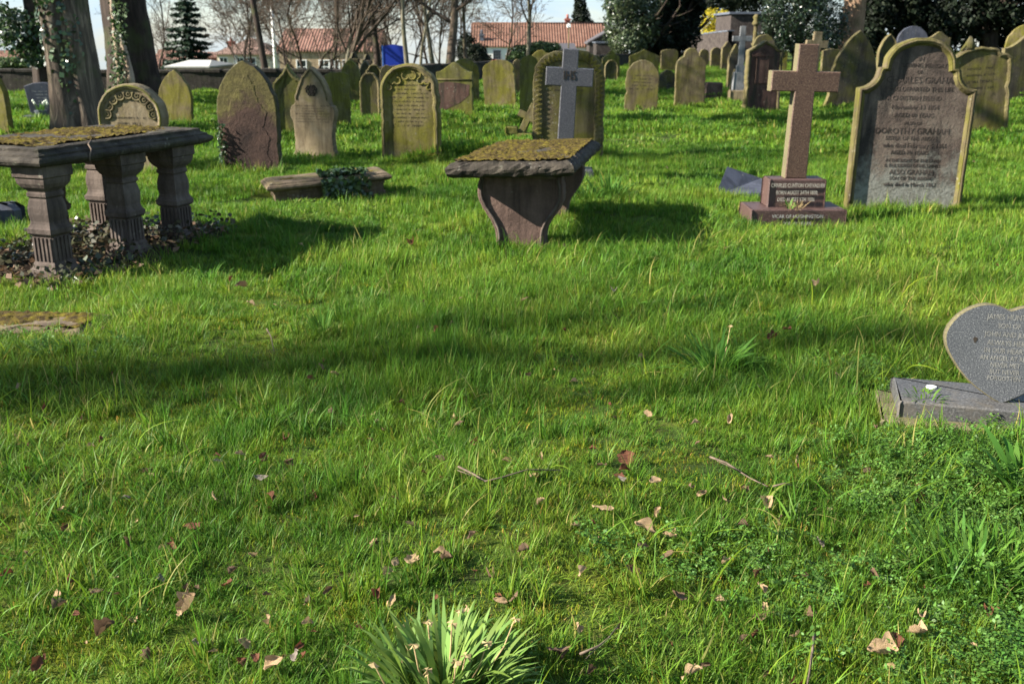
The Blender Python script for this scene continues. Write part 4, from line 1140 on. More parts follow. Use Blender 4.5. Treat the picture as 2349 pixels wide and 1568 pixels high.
# ------------------------------------------------------------------ middle and far rows
def far_stones():
    H = headstone
    # left of the middle
    e, w, h, o, yf = H('olive headstone with an ogee pointed head behind the red-brown gothic stone', 634, 706, 146, 308, 'ogeepoint', {'rise': .3}, 'green', R(-6), .13, .05, .03, seed=30, mould='rim')
    H('dark olive square-shouldered headstone just behind the pale fleuron stone', 752, 806, 164, 292, 'flat', {'rise': .05}, 'green', R(8), .12, seed=31)
    H('pale green pointed headstone crossed by branch shadows, behind the pale fleuron stone', 786, 830, 137, 240, 'gothic', {'rise': .35}, 'green', R(-8), .12, seed=32, flare=1.15)
    e, w, h, o, yf = H('small dark round-arched headstone on a step, left of the trefoil headstone', 828, 874, 166, 270, 'round', {'rise': .3}, 'brown', R(2), .12, .03, .025, seed=33)
    H('arched dark headstone with a pale rim standing just behind the small round-arched one', 840, 880, 148, 228, 'round', {'rise': .35}, 'dark', R(4), .13, .035, .025, seed=34, mould='rim')
    H('thin arched headstone with pale hood, farthest of the arched group beside the trefoil stone', 826, 856, 138, 216, 'gothic', {'rise': .4}, 'dark', R(4), .13, .03, .02, seed=35, mould='white')
    H('black round-topped headstone below the blue board', 874, 905, 149, 232, 'round', {'rise': .3}, 'dark', R(2), .12, seed=36)
    # urns or pedestal tombs
    for (xl, xr, yt, yb, lab) in ((804, 827, 118, 212, 'capped dark pedestal tomb, left of the pair by the wall'), (834, 856, 122, 214, 'capped dark pedestal tomb, right of the pair by the wall')):
        x, y, w, h = measure(xl, xr, yt, yb)
        e = empty('pedestal_tomb', (x, y, g1(x, y)), R(3), lab, 'pedestal tomb', 'pedestal tombs by the wall')
        b = MB(); bev_box(b, (0, 0, -.1), (w * .78, w * .78, h * .84), .02); link('pedestal', b.mesh('pedestal', M['dark']), e)
        b = MB(); bev_box(b, (0, 0, h * .74), (w * 1.05, w * 1.05, h * .1), .03); bev_box(b, (0, 0, h * .84), (w * .8, w * .8, h * .16), .05, taper=.6); link('cap', b.mesh('cap', M['dark']), e)
    # behind the trefoil stone, right
    e, w, h, o, yf = H('wavy-topped headstone whose face has flaked to a ragged dark hollow, right of the trefoil stone', 1003, 1086, 143, 268, 'ogee', {'rise': .17}, 'green', R(-6), .13, seed=40)
    b = MB(); rng = np.random.default_rng(4); n = 16
    pts = [(-w * .49, .04), (-w * .49, h * .62), (-w * .2, h * .66), (w * .2, h * .63), (w * .42, h * .6), (w * .4, h * .42), (w * .2, h * .3), (-w * .05, h * .22), (-w * .3, h * .14)]
    b.add([(x_, -.068, z_) for x_, z_ in pts], [tuple(range(len(pts)))[::-1]]); link('flaked_face', b.mesh('flaked_face', M['red']), e)
    b = MB(); b.tube([(-w * .5, -.07, h * .7), (w * .5, -.07, h * .69)], .014, 6); link('moulding', b.mesh('moulding', M['rim']), e)
    H('shoulder of a dark mossy headstone showing behind the flaked wavy-topped one', 1034, 1100, 134, 238, 'round', {'rise': .3}, 'green', R(3), .13, seed=41, flare=1.08)
    H('plain arched golden headstone leaning a little, left of the zigzag headstone', 1113, 1186, 137, 249, 'round', {'rise': .2}, 'sand', R(-8), .13, roll=R(-3.5), seed=42)
    H('narrow dark brown headstone between the plain arched golden one and the mossy pair', 1176, 1196, 136, 226, 'round', {'rise': .15}, 'dark', R(5), .1, seed=43)
    H('tall mossy yellow-green headstone left behind the zigzag one', 1192, 1232, 126, 288, 'flat', {'rise': .07}, 'green', R(0), .13, seed=44)
    H('round-headed mossy headstone rising between the tall mossy one and the zigzag one', 1214, 1266, 115, 240, 'round', {'rise': .28}, 'sand', R(0), .13, seed=45)
    # right of the zigzag stone
    H('black rounded headstone peeping over the zigzag headstone', 1353, 1380, 127, 232, 'round', {'rise': .3}, 'dark', R(2), .12, seed=46)
    H('small pointed dark headstone, foremost of the nested three right of the zigzag stone', 1386, 1416, 137, 192, 'gothic', {'rise': .35}, 'dark', R(6), .16, .02, .02, seed=47)
    H('rounded mossy headstone, middle of the nested three right of the zigzag stone', 1380, 1420, 126, 184, 'round', {'rise': .2}, 'green', R(6), .2, seed=48)
    H('ogee topped headstone, rearmost of the nested three right of the zigzag stone', 1384, 1418, 116, 178, 'ogee', {'rise': .2}, 'green', R(6), .2, seed=49)
    H('plain round-topped golden brown headstone alone on the grass between the two big crosses', 1431, 1506, 138, 260, 'round', {'rise': .32}, 'brown', R(-6), .13, roll=R(1.5), seed=50, lines=5, lz=(.45, .75), plinth=(1.12, .03))
    H('small dark rounded stump of a headstone behind the plain round-topped one', 1510, 1547, 161, 211, 'round', {'rise': .4}, 'dark', R(4), .15, seed=51)
    H('broad low mossy headstone overgrown with ivy near the evergreen', 1442, 1510, 114, 172, 'gable', {'rise': .25}, 'green', R(2), .16, seed=52)
    H('grey-brown headstone with a gently curved top below the dark evergreen', 1514, 1553, 113, 168, 'round', {'rise': .12}, 'brown', R(4), .18, seed=53)
    e, w, h, o, yf = H('square-shouldered brown headstone with a small round head, near the middle of the far lawn', 1546, 1613, 110, 253, 'shoulder', {'rise': .26, 'head': .5, 'sh': .45}, 'brown', R(-1), .16, seed=54, flare=1.05)
    x, y, w, h = measure(1614, 1652, 189, 231)
    b = MB(); bev_box(b, (0, 0, -.05), (w, .3, h + .05), .02); o_ = b.build('stone_block', M['panel'], None, (x, y, g1(x, y)), (0, R(2), R(6)))
    tag(o_, 'low square brown stump of stone right of the square-shouldered headstone', 'stone block')
    H('small round-headed headstone, first of the dark row before the rubble wall', 1602, 1624, 113, 160, 'round', {'rise': .25}, 'dark', R(4), .2, seed=55)
    H('black headstone with a low curved top, second of the dark row before the rubble wall', 1628, 1652, 109, 162, 'round', {'rise': .2}, 'dark', R(4), .22, seed=56)
    H('taller dark headstone with pale edges, third of the dark row before the rubble wall', 1652, 1678, 95, 166, 'ogee', {'rise': .2}, 'dark', R(4), .22, seed=57)
    H('dark pointed headstone with a bright mossy edge beside the tall grey marble cross', 1666, 1696, 101, 206, 'gothic', {'rise': .4}, 'dark', R(4), .2, seed=58)
    H('black leaning slab headstone low behind the plinth of the marble cross', 1668, 1694, 148, 228, 'gothic', {'rise': .4}, 'dark', R(5), .12, roll=R(8), seed=59)
    # marble cross on its stepped base
    x, y = G(1690, 237); z0 = g1(x, y); s = mpp(y)
    e = empty('grave_cross', (x, y, z0), R(-4), 'slim grey marble cross on a stepped slab and plinth, beside the gabled dark stone', 'cross', 'crosses among the headstones')
    h = P(1697, 60, y)[2] - z0
    b = MB(); bev_box(b, (0, 0, -.1), (40 * s, .4, .1 + 32 * s), .02); link('plinth', b.mesh('plinth', M['sand2']), e)
    b = MB(); bev_box(b, (.02, 0, 32 * s), (31 * s, .26, 40 * s), .015, taper=.9); bev_box(b, (.025, 0, 72 * s), (19 * s, .2, 15 * s), .012); link('stepped_slab', b.mesh('stepped_slab', M['white']), e)
    mb = MB(); cross_geo(mb, h - 87 * s, 43 * s, 12.5 * s, h - 87 * s - 27 * s, 11.5 * s, .13, 1.05)
    me = mb.mesh('cross', M['white']); me.transform(Matrix.Translation((.035, 0, 87 * s))); link('cross', me, e)
    # column monument
    x, y = G(1727, 160); z0 = g1(x, y); h = P(1727, 33, y)[2] - z0; s = mpp(y)
    e = empty('column_monument', (x, y, z0), 0, 'slender pale stone column with a knobbly top behind the gabled dark headstone', 'monument')
    b = MB(); b.tube([(0, 0, 0), (0, 0, h * .45), (0, 0, h * .8)], [6 * s, 5.4 * s, 4.5 * s], 8, smooth=False); link('shaft', b.mesh('shaft', M['rim']), e)
    b = MB(); b.tube([(0, 0, h * .8), (0, 0, h * .84), (0, 0, h * .9), (0, 0, h * .94), (0, 0, h)], [7 * s, 9 * s, 5 * s, 8 * s, 4 * s], 8); link('finial', b.mesh('finial', M['rim']), e)
    b = MB(); b.tube([(0, 0, h * .44), (0, 0, h * .48)], [8 * s, 8 * s], 8); link('collar', b.mesh('collar', M['rim']), e)
    # gabled dark stone
    e, w, h, o, yf = H('dark gabled headstone with a small carved pediment panel, left of the red granite cross', 1704, 1784, 93, 259, 'gable', {'rise': .14}, 'red', R(5), .2, .045, .02, seed=60, flare=1.05, mould='dark')
    b = MB(); bev_box(b, (-.06, yf - .01, h * .42), (w * .36, .03, h * .36), .006); b.add([(-w * .36, yf - .025, h * .8), (w * .24, yf - .025, h * .8), (-w * .06, yf - .025, h * .9)], [(0, 1, 2)]); b.box((-.06, yf - .012, h * .795), (w * .62, .035, .035))
    link('carved_panel', b.mesh('carved_panel', M['red']), e)
    H('dark round-arched headstone showing above the gabled one', 1720, 1770, 79, 200, 'round', {'rise': .25}, 'dark', R(-4), .2, seed=61)
    # small cross behind the red one
    x, y = G(1862, 185); z0 = g1(x, y); h = P(1858, 73, y)[2] - z0; s = mpp(y)
    b = MB(); cross_geo(b, h, 50 * s, 19 * s, h - 27 * s, 16 * s, .16, 1.1, .1)
    o_ = b.build('grave_cross', M['sand2'], None, (x, y, z0), (0, R(3), R(4))); tag(o_, 'short pale sandstone cross peeping out behind the head of the red granite cross', 'cross', 'crosses among the headstones')
    H('black headstone with a bright mossy edge behind the right arm of the red cross', 1880, 1922, 112, 186, 'flat', {'rise': .06}, 'dark', R(4), .2, seed=62)
    H('thin dark headstone with a bright mossy edge in the gap left of the red cross', 1790, 1803, 118, 166, 'flat', {'rise': .06}, 'green', R(-4), .2, seed=63)
    # over the shoulder of the great stone
    H('dark arched headstone with a bright mossy rim behind the left shoulder of the largest headstone', 2004, 2052, 78, 205, 'gothic', {'rise': .4}, 'dark', R(4), .16, .03, .02, seed=64, mould='rim')
    H('purple-grey round-topped headstone rising over the head of the largest headstone', 2048, 2116, 60, 185, 'round', {'rise': .3}, 'slate', R(-6), .18, seed=65)
    H('low lumpy stone with a broken carved top behind the right shoulder of the largest headstone', 2116, 2166, 73, 190, 'ogee', {'rise': .12}, 'dark', R(-6), .2, seed=66)
    # grey slate stone with flowers on the far left
    x, y, w, h = measure(69, 146, 189, 276)
    e = empty('headstone', (x, y, g1(x, y)), R(6), 'blue-grey slate headstone narrowing downwards, with white flowers before it', 'headstone', HG)
    o = densify([(w * .40, 0.05), (w / 2, h * .9), (w * .25, h * .98), (0, h), (-w * .25, h * .98), (-w / 2, h * .9), (-w * .40, 0.05)], np.random.default_rng(2), .001)
    mb = MB(); slab_geo(mb, o, .09); link('slab', mb.mesh('slab', M['slate']), e)
    b = MB(); bev_box(b, (0, -.08, -.12), (w * 1.15, .42, .19), .012); link('plinth', b.mesh('plinth', M['slate']), e)
    b = MB(); worn_lines(b, w, .35 * h, .8 * h, 5, -.0465, np.random.default_rng(9), .6, .35); link('lettering', b.mesh('lettering', M['letter_grey']), e)
    v = empty('flower_pot', (x + .02, y - .24, g1(x, y) + .07), 0, 'dark pot of white snowdrops in front of the blue-grey slate headstone', 'flower pot')
    b = MB(); b.tube([(0, 0, 0), (0, 0, .1)], [.09, .12], 10, smooth=False); link('pot', b.mesh('pot', M['lead']), v)
    rng = np.random.default_rng(12); link('foliage', strap_clump('foliage', rng, 34, .08, .16, .012, .5, M['daff'], 4), v, (0, 0, .09))
    for k in range(6):
        a = rng.random() * 6.28; c = Vector((.13 * math.cos(a), .13 * math.sin(a), .2 + .1 * rng.random()))
        b = MB(); b.tube([c + Vector((0, 0, .035)), c + Vector((0, 0, .015)), c, c - Vector((0, 0, .02))], [.006, .022, .02, .008], 7); b.build('flower', M['snowdrop'], v)
far_stones()
# ================================================================== TABLE TOMBS, LEDGER, HEART
def slab_ring_geo(mb, L, W, prof, jit=0.0, rng=None, seg=0.07):
    """moulded slab: plan L (along local y) by W (along x); prof = list of (inset, z) from the underside edge up to the top"""
    def plan(d):
        x, y = W / 2 - d, L / 2 - d
        q = []
        for (a, b) in (((-x, -y), (x, -y)), ((x, -y), (x, y)), ((x, y), (-x, y)), ((-x, y), (-x, -y))):
            n = max(1, int(round(math.hypot(b[0] - a[0], b[1] - a[1]) / seg)))
            q.append([(a[0] + (b[0] - a[0]) * i / n, a[1] + (b[1] - a[1]) * i / n) for i in range(n)])
        return q
    def fixed(d, counts):
        x, y = W / 2 - d, L / 2 - d; c = [(-x, -y), (x, -y), (x, y), (-x, y)]; q = []
        for k in range(4):
            a, b = c[k], c[(k + 1) % 4]
            q += [(a[0] + (b[0] - a[0]) * i / counts[k], a[1] + (b[1] - a[1]) * i / counts[k]) for i in range(counts[k])]
        return q
    counts = [len(s) for s in plan(0)]
    rings = []
    for d, z in prof:
        rings.append([(x + (rng.normal(0, jit) if rng else 0), y + (rng.normal(0, jit) if rng else 0), z + (rng.normal(0, jit) if rng else 0)) for x, y in fixed(d, counts)])
    n = len(rings[0]); vs = [p for r in rings for p in r]; fs = [tuple(range(n))[::-1]]
    for r in range(len(rings) - 1):
        for i in range(n):
            fs.append((r * n + i, r * n + (i + 1) % n, (r + 1) * n + (i + 1) % n, (r + 1) * n + i))
    top = (len(rings) - 1) * n
    fs.append(tuple(top + i for i in range(n)))
    mb.add(vs, fs)

def moss_carpet(name, parent, rng, W, L, z, n, size, cover=0.5, seed=2.0, edge=0.03, mat='moss'):
    """clumps of moss sitting on a slab: many small lumps, one part"""
    st = .0125; nx, ny = int((W - 2 * edge) / st), int((L - 2 * edge) / st)
    V, H = [], []
    for j in range(ny + 1):
        for i in range(nx + 1):
            x, y = -W / 2 + edge + (W - 2 * edge) * i / nx, -L / 2 + edge + (L - 2 * edge) * j / ny
            m = mnoise.noise(Vector((x * 3.2 + seed, y * 2.4, seed))) + .55 * mnoise.noise(Vector((x * 11, y * 11 + seed, seed)))
            f = mnoise.noise(Vector((x * 38, y * 38, seed))) * .5 + mnoise.noise(Vector((x * 80, y * 80, seed))) * .3
            hh = (m - (0.5 - cover) * 1.1) * .035; hh = min(hh, size * .5) + (f * size * .95 if hh > -.004 else 0)
            V.append((x + .003 * rng.normal(), y + .003 * rng.normal(), z + max(hh, -.006))); H.append(hh)
    Q = []
    for j in range(ny):
        for i in range(nx):
            a = j * (nx + 1) + i; q = (a, a + 1, a + nx + 2, a + nx + 1)
            if max(H[k] for k in q) > 0: Q.append(q)
    o = link(name, np_mesh(name, np.array(V), np.array(Q), M[mat], None, True), parent)
    return o

def baluster(parent, x, y, H, rz, z0=0.0):
    mb = MB()
    W = [(.128, -.10), (.128, .03), (.126, .055), (.105, .075), (.100, .10), (.090, .115), (.084, .285), (.096, .292), (.108, .305), (.110, .335), (.100, .345), (.090, .365),
         (.086, .385), (.092, .43), (.092, .47), (.082, .52), (.076, .535), (.078, .54), (.088, .548), (.088, .57), (.080, .578), (.086, .59), (.108, .61), (.124, .635), (.130, .66), (.130, .672), (.142, .68), (.142, H)]
    sc = H / .75
    rings = []
    for hw, z in W:
        hw *= .92
        zz = z * sc if z < H else H
        rings.append([(sx * hw, sy * hw, zz) for sx, sy in ((-1, -1), (1, -1), (1, 1), (-1, 1))])
    vs = [p for r in rings for p in r]; fs = [(3, 2, 1, 0)]
    for r in range(len(rings) - 1):
        for i in range(4):
            fs.append((r * 4 + i, r * 4 + (i + 1) % 4, (r + 1) * 4 + (i + 1) % 4, (r + 1) * 4 + i))
    t = (len(rings) - 1) * 4; fs.append((t, t + 1, t + 2, t + 3))
    mb.add(vs, fs)
    for face in range(4):         # fluting: raised fillets between the channels
        T = Matrix.Rotation(face * math.pi / 2, 4, 'Z')
        for k in range(5):
            u = (k - 2) * .034
            mb.box((u, -.0815, .198 * sc), (.0155, .016, .155 * sc), M=T)
    o = mb.build('leg', M['table'], parent, (x, y, z0), (0, 0, rz))
    return o

def left_table():
    rng = np.random.default_rng(14)
    rz = -R(20.5); ux, uy = math.cos(rz), math.sin(rz); vx, vy = -math.sin(rz), math.cos(rz)
    L, W = 1.78, 1.10; cx, cy = -2.70 - ux * W / 2 + .02, 7.19 - uy * W / 2
    z0 = g1(cx, cy)
    e = empty('table_tomb', (cx, cy, z0), rz, 'long moss-topped table tomb on square fluted legs, under the ivy-clad trees', 'table tomb', 'table tombs')
    b = MB(); slab_ring_geo(b, L, W, [(.15, .737), (.07, .742), (.068, .752), (.035, .756), (.012, .768), (.0, .785), (.0, .80), (.012, .812), (.03, .817), (.032, .832), (.05, .838), (.066, .848), (.068, .866), (.09, .872)], .0016, rng)
    link('slab', b.mesh('slab', M['slab']), e)
    moss_carpet('moss', e, rng, W - .22, L - .22, .870, 900, .032, .68)
    for lx, ly in ((.36, -.69), (.36, .03), (.36, .59), (-.34, -.69), (-.34, .03), (-.34, .59)):
        baluster(e, lx, ly, .752, 0, 0)
    b = MB(); b.tube([(W / 2 - .10, -.32, .877), (W / 2 - .05, -.40, .862), (W / 2 - .01, -.42, .83), (W / 2 + .008, -.46, .80), (W / 2 + .012, -.47, .76)], .006, 5)
    tw = b.build('hanging_twig', M['twig']); tw.matrix_world = Matrix.Translation((cx, cy, z0)) @ Matrix.Rotation(rz, 4, 'Z')
    tag(tw, 'pale twig hanging over the edge of the moss-topped table tomb', 'twig')
    BARE.append((cx, cy, .52, .86, rz))
    # bare soil, dead leaves and ground ivy beneath
    n = 15; V = []; 
    for i in range(n):
        for j in range(n):
            u, v = (i / (n - 1) - .5) * 1.45, (j / (n - 1) - .5) * 2.1
            d = max(abs(u) / .72, abs(v) / 1.05)
            x, y = cx + u * ux + v * vx, cy + u * uy + v * vy
            V.append((x, y, g1(x, y) + .03 * (1 - d ** 4) + .012 * rng.normal() * (1 - d) - .02 * (d > .95)))
    Q = [(i * n + j, (i + 1) * n + j, (i + 1) * n + j + 1, i * n + j + 1) for i in range(n - 1) for j in range(n - 1)]
    tag(link('soil', np_mesh('soil', np.array(V), np.array(Q), M['soil'], None, True)), 'bare dark soil under the moss-topped table tomb', None, None, 'structure')
    m = 2600
    u, v = rng.uniform(-.68, .66, m), rng.uniform(-1.0, .95, m)
    keep = np.array([mnoise.noise(Vector((a * 2.4 + 5, b_ * 2.4, 1.0))) for a, b_ in zip(u, v)]) > -.18
    u, v = u[keep], v[keep]
    x, y = cx + u * ux + v * vx, cy + u * uy + v * vy
    z = gz(x, y) + .03 + .13 * rng.random(len(u)) ** 2
    nr = np.stack([np.zeros(len(u)), -.3 * np.ones(len(u)), np.ones(len(u))], -1)
    o = link('ground_ivy', leaf_mesh('ground_ivy', rng, np.stack([x, y, z], -1), nr, .042, M['ivy_ground'], aspect=.85, jit=.7)); tag(o, 'dark ivy and leaf litter sprawling under the moss-topped table tomb', 'ivy', None, 'stuff')
    m = 420
    u, v = rng.uniform(-.6, .75, m), rng.uniform(-1.05, .8, m); x, y = cx + u * ux + v * vx, cy + u * uy + v * vy
    o = link('leaf_litter', leaf_mesh('leaf_litter', rng, np.stack([x, y, gz(x, y) + .035 + .05 * rng.random(m)], -1), np.tile([0, 0, 1.0], (m, 1)), .06, M['leaf_brown'], aspect=.6, jit=.5)); tag(o, 'brown dead leaf litter under the moss-topped table tomb', None, None, 'stuff')
left_table()

def centre_table():
    rng = np.random.default_rng(15)
    rz = -R(10.7); ux, uy = math.cos(rz), math.sin(rz); vx, vy = -math.sin(rz), math.cos(rz)
    cx, cy = .17, 8.36; z0 = g1(cx, cy)
    e = empty('table_tomb', (cx, cy, z0), rz, 'short table tomb furred with golden moss, on two scrolled end panels, mid lawn', 'table tomb', 'table tombs')
    L, W = 1.86, .98
    b = MB(); slab_ring_geo(b, L, W, [(.15, .54), (.10, .55), (.05, .556), (.018, .566), (.0, .588), (-.004, .612), (.004, .634), (.022, .652), (.048, .665), (.075, .672)], .0042, rng, .045)
    sl = link('slab', b.mesh('slab', M['slab']), e, (0, 0, .028), (-R(.6), -R(2.2), 0))
    moss_carpet('moss', sl, rng, W - .05, L - .05, .668, 2300, .032, .98, 5.0)
    def scroll(y, flip):
        rt = [(.25, -.12), (.25, .005), (.205, .02), (.195, .06), (.198, .12), (.215, .19), (.255, .25), (.30, .315), (.33, .38), (.338, .44), (.335, .49), (.325, .54), (.325, .60)]
        o = densify(rt + [(-x, z) for x, z in rt[::-1]], rng, .002, .025)
        mb = MB(); slab_geo(mb, o, .15, .032, .014)
        p = mb.mesh('end_panel', M['panel']); p.transform(Matrix.Translation((0, 0, 0)) @ Matrix.Rotation(math.pi if flip else 0, 4, 'Z'))
        q = link('end_panel', p, e, (.02, y, 0))
        io = [s for s in inset(o, .03) if s[1] > .02]
        m = MB(); m.tube([(s[0], -.077, s[1]) for s in io], .011, 6); mm = m.mesh('moulding', M['table'])
        if flip: mm.transform(Matrix.Rotation(math.pi, 4, 'Z'))
        link('moulding', mm, q)
    scroll(-.60, False); scroll(.66, True)
    FRINGE.append((cx - vx * .62, cy - vy * .62, .62, rz)); FRINGE.append((cx + vx * .66, cy + vy * .66, .62, rz))
centre_table()

def ledger():
    rng = np.random.default_rng(16)
    x0, y0 = G(622, 462); rz = R(20); L = 1.2
    ux, uy = math.cos(rz), math.sin(rz); W = .5
    x1, y1 = x0 + ux * L, y0 + uy * L
    cx, cy = (x0 + x1) / 2 - uy * W / 2, (y0 + y1) / 2 + ux * W / 2
    z0 = g1(cx, cy)
    e = empty('ledger_tomb', (cx, cy, z0), rz - math.pi / 2, 'low buff stone ledger tomb with a moulded edge, half smothered in dark ivy', 'ledger tomb', rot=(R(3.2), 0, rz - math.pi / 2))
    b = MB(); slab_ring_geo(b, L - .08, W - .08, [(0, -.12), (0, .03), (.012, .035), (.012, .10), (0, .105), (0, .135)], .001, rng); link('body', b.mesh('body', M['ledger']), e)
    b = MB(); slab_ring_geo(b, L + .04, W + .04, [(.05, .136), (.02, .146), (.0, .158), (-.006, .176), (.004, .194), (.02, .2), (.03, .215), (.07, .225)], .0012, rng); link('cap_slab', b.mesh('cap_slab', M['ledger']), e)
    moss_carpet('moss', e, rng, W - .12, L - .2, .225, 160, .02, .42)
    m = 900                      # ivy over the right half; local y runs along the tomb, the camera side is +x
    t = np.clip(rng.normal(.16, .24, m), -.12, .62) * (L / 2 + .02)
    s = rng.random(m)
    px = np.where(s < .45, W / 2 + .03 + np.abs(rng.normal(0, .022, m)), rng.uniform(0, W / 2, m)); pz = np.where(s < .45, rng.uniform(.0, .21, m), .235 + np.abs(rng.normal(0, .018, m)))
    nr = np.where((s < .45)[:, None], np.array([1.0, 0, .2]), np.array([0, 0, 1.0]))
    o = link('ivy', leaf_mesh('ivy', rng, np.stack([px, t, pz], -1), nr, .05, M['ivy'], aspect=.9, jit=.6)); o.matrix_world = Matrix.Translation((cx, cy, z0)) @ Matrix.Rotation(rz - math.pi / 2, 4, 'Z') @ Matrix.Rotation(R(3.2), 4, 'X')
    tag(o, 'dark ivy draped over the far end of the low ledger tomb', 'ivy')
    BARE.append((cx, cy, L / 2, W / 2, rz))
ledger()

def heart_outline(hw, h, n=72):
    half = [(0, .945), (.06, .957), (.14, .978), (.25, .995), (.38, 1.0), (.5, .985), (.62, .955), (.72, .92), (.82, .87), (.9, .81), (.96, .75), (.995, .69), (1.0, .63), (.975, .56), (.93, .5), (.86, .43), (.72, .315), (.58, .225), (.43, .15), (.28, .09), (.14, .04), (0, 0)]
    pts = [(x, z) for x, z in half] + [(-x, z) for x, z in half[-2:0:-1]]
    return [(x * hw, z * h) for x, z in pts][::-1]

def heart():
    rz = -R(15); cx, cy = 2.045, 3.965; z0 = g1(cx, cy) + .0
    e = empty('heart_headstone', (cx, cy, z0), rz, 'speckled grey granite heart-shaped headstone on a flat base with writing and pale bird droppings', 'headstone')
    b = MB(); bev_box(b, (.0, 0, -.12), (.80, .34, .215), .008); base = link('base', b.mesh('base', M['granite_base']), e)
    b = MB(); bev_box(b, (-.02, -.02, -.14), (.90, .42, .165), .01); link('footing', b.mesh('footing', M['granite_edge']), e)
    hw, h, th = .243, .415, .055
    o = heart_outline(hw, h); n = len(o); mb = MB()
    rings = []
    def rg(s, y): return [(x * s, y, (z - h * .5) * s + h * .5) for x, z in o]
    rings = [rg(.97, th / 2), rg(1, th / 2 - .006), rg(1, -th / 2 + .006), rg(.975, -th / 2)]
    vs = [p for r in rings for p in r]; fs, ms = [tuple(range(n))[::-1]], [1]
    for r in range(3):
        for i in range(n):
            fs.append((r * n + i, r * n + (i + 1) % n, (r + 1) * n + (i + 1) % n, (r + 1) * n + i)); ms.append(1)
    fs.append(tuple(3 * n + i for i in range(n))); ms.append(0)
    for f, m in zip(fs, ms): mb.f.append(list(f)); mb.m.append(m); mb.sm.append(m == 1 and len(f) == 4)
    mb.v.extend(vs)
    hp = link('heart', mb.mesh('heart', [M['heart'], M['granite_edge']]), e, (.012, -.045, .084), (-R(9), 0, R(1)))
    T = [('JAMES HUNTER', .0, .362, .032), ('SON OF', .0, .326, .03), ('JOHN AND JUNE', .0, .29, .03), ('ALWAYS HERE', .0, .254, .03), ('IN OUR HEARTS', .0, .222, .03), ('AN ANGEL AT REST', .0, .191, .028), ('NEVER MET', .0, .162, .028), ('BUT NEVER', .0, .134, .028), ('FORGOTTEN', .0, .107, .027)]
    link('inscription', text_mesh('inscription', [(s, x, z, sz, .8) for s, x, z, sz in T], M['letter_stone'], .0006), hp, (0, -th / 2 - .0006, 0))
    b = MB(); rng = np.random.default_rng(3)
    for (x, z, w, hh) in ((.075, .315, .012, .045), (.115, .31, .04, .05), (.095, .318, .02, .02)):
        m = 10; pts = [(x + w / 2 * math.cos(t) * rng.uniform(.6, 1.1), -th / 2 - .0016, z + hh / 2 * math.sin(t) * rng.uniform(.7, 1.1)) for t in np.linspace(0, 6.283, m + 1)[:-1]]
        b.add(pts, [tuple(range(m))])
    b.add([(.072, -th / 2 - .0014, .30), (.077, -th / 2 - .0014, .30), (.076, -th / 2 - .0014, .262), (.0735, -th / 2 - .0014, .262)], [(0, 1, 2, 3)[::-1]])
    link('bird_dropping', b.mesh('bird_dropping', M['white_spot']), hp)
    b = MB(); b.add([(-.125 + .008 * math.cos(t) * (1 + .4 * math.sin(3 * t)), -th / 2 - .0015, .262 + .013 * math.sin(t)) for t in np.linspace(0, 6.283, 10)[:-1]], [tuple(range(9))]); link('dark_stain', b.mesh('dark_stain', M['letter']), hp)
    b = MB(); b.tube([(-.245, .05, .0955), (-.245, .05, .1015)], [.022, .021], 14, smooth=False)
    d = b.build('white_disc', M['white_spot']); d.matrix_world = Matrix.Translation((cx, cy, z0)) @ Matrix.Rotation(rz, 4, 'Z')
    tag(d, 'small white disc lying on the granite base beside the heart headstone', 'disc')
    rng = np.random.default_rng(6); g = link('weed', strap_clump('weed', rng, 34, .07, .055, .006, 1.0, M['grass'], 4)); x, y = cx - .29, cy - .02
    g.location = (cx - .30 * math.cos(rz), cy - .30 * math.sin(rz) - .09, z0 + .096); tag(g, 'tuft of grass and weeds lying over the left end of the heart headstone base', 'weed')
    BARE.append((cx, cy, .42, .19, rz)); 
heart()

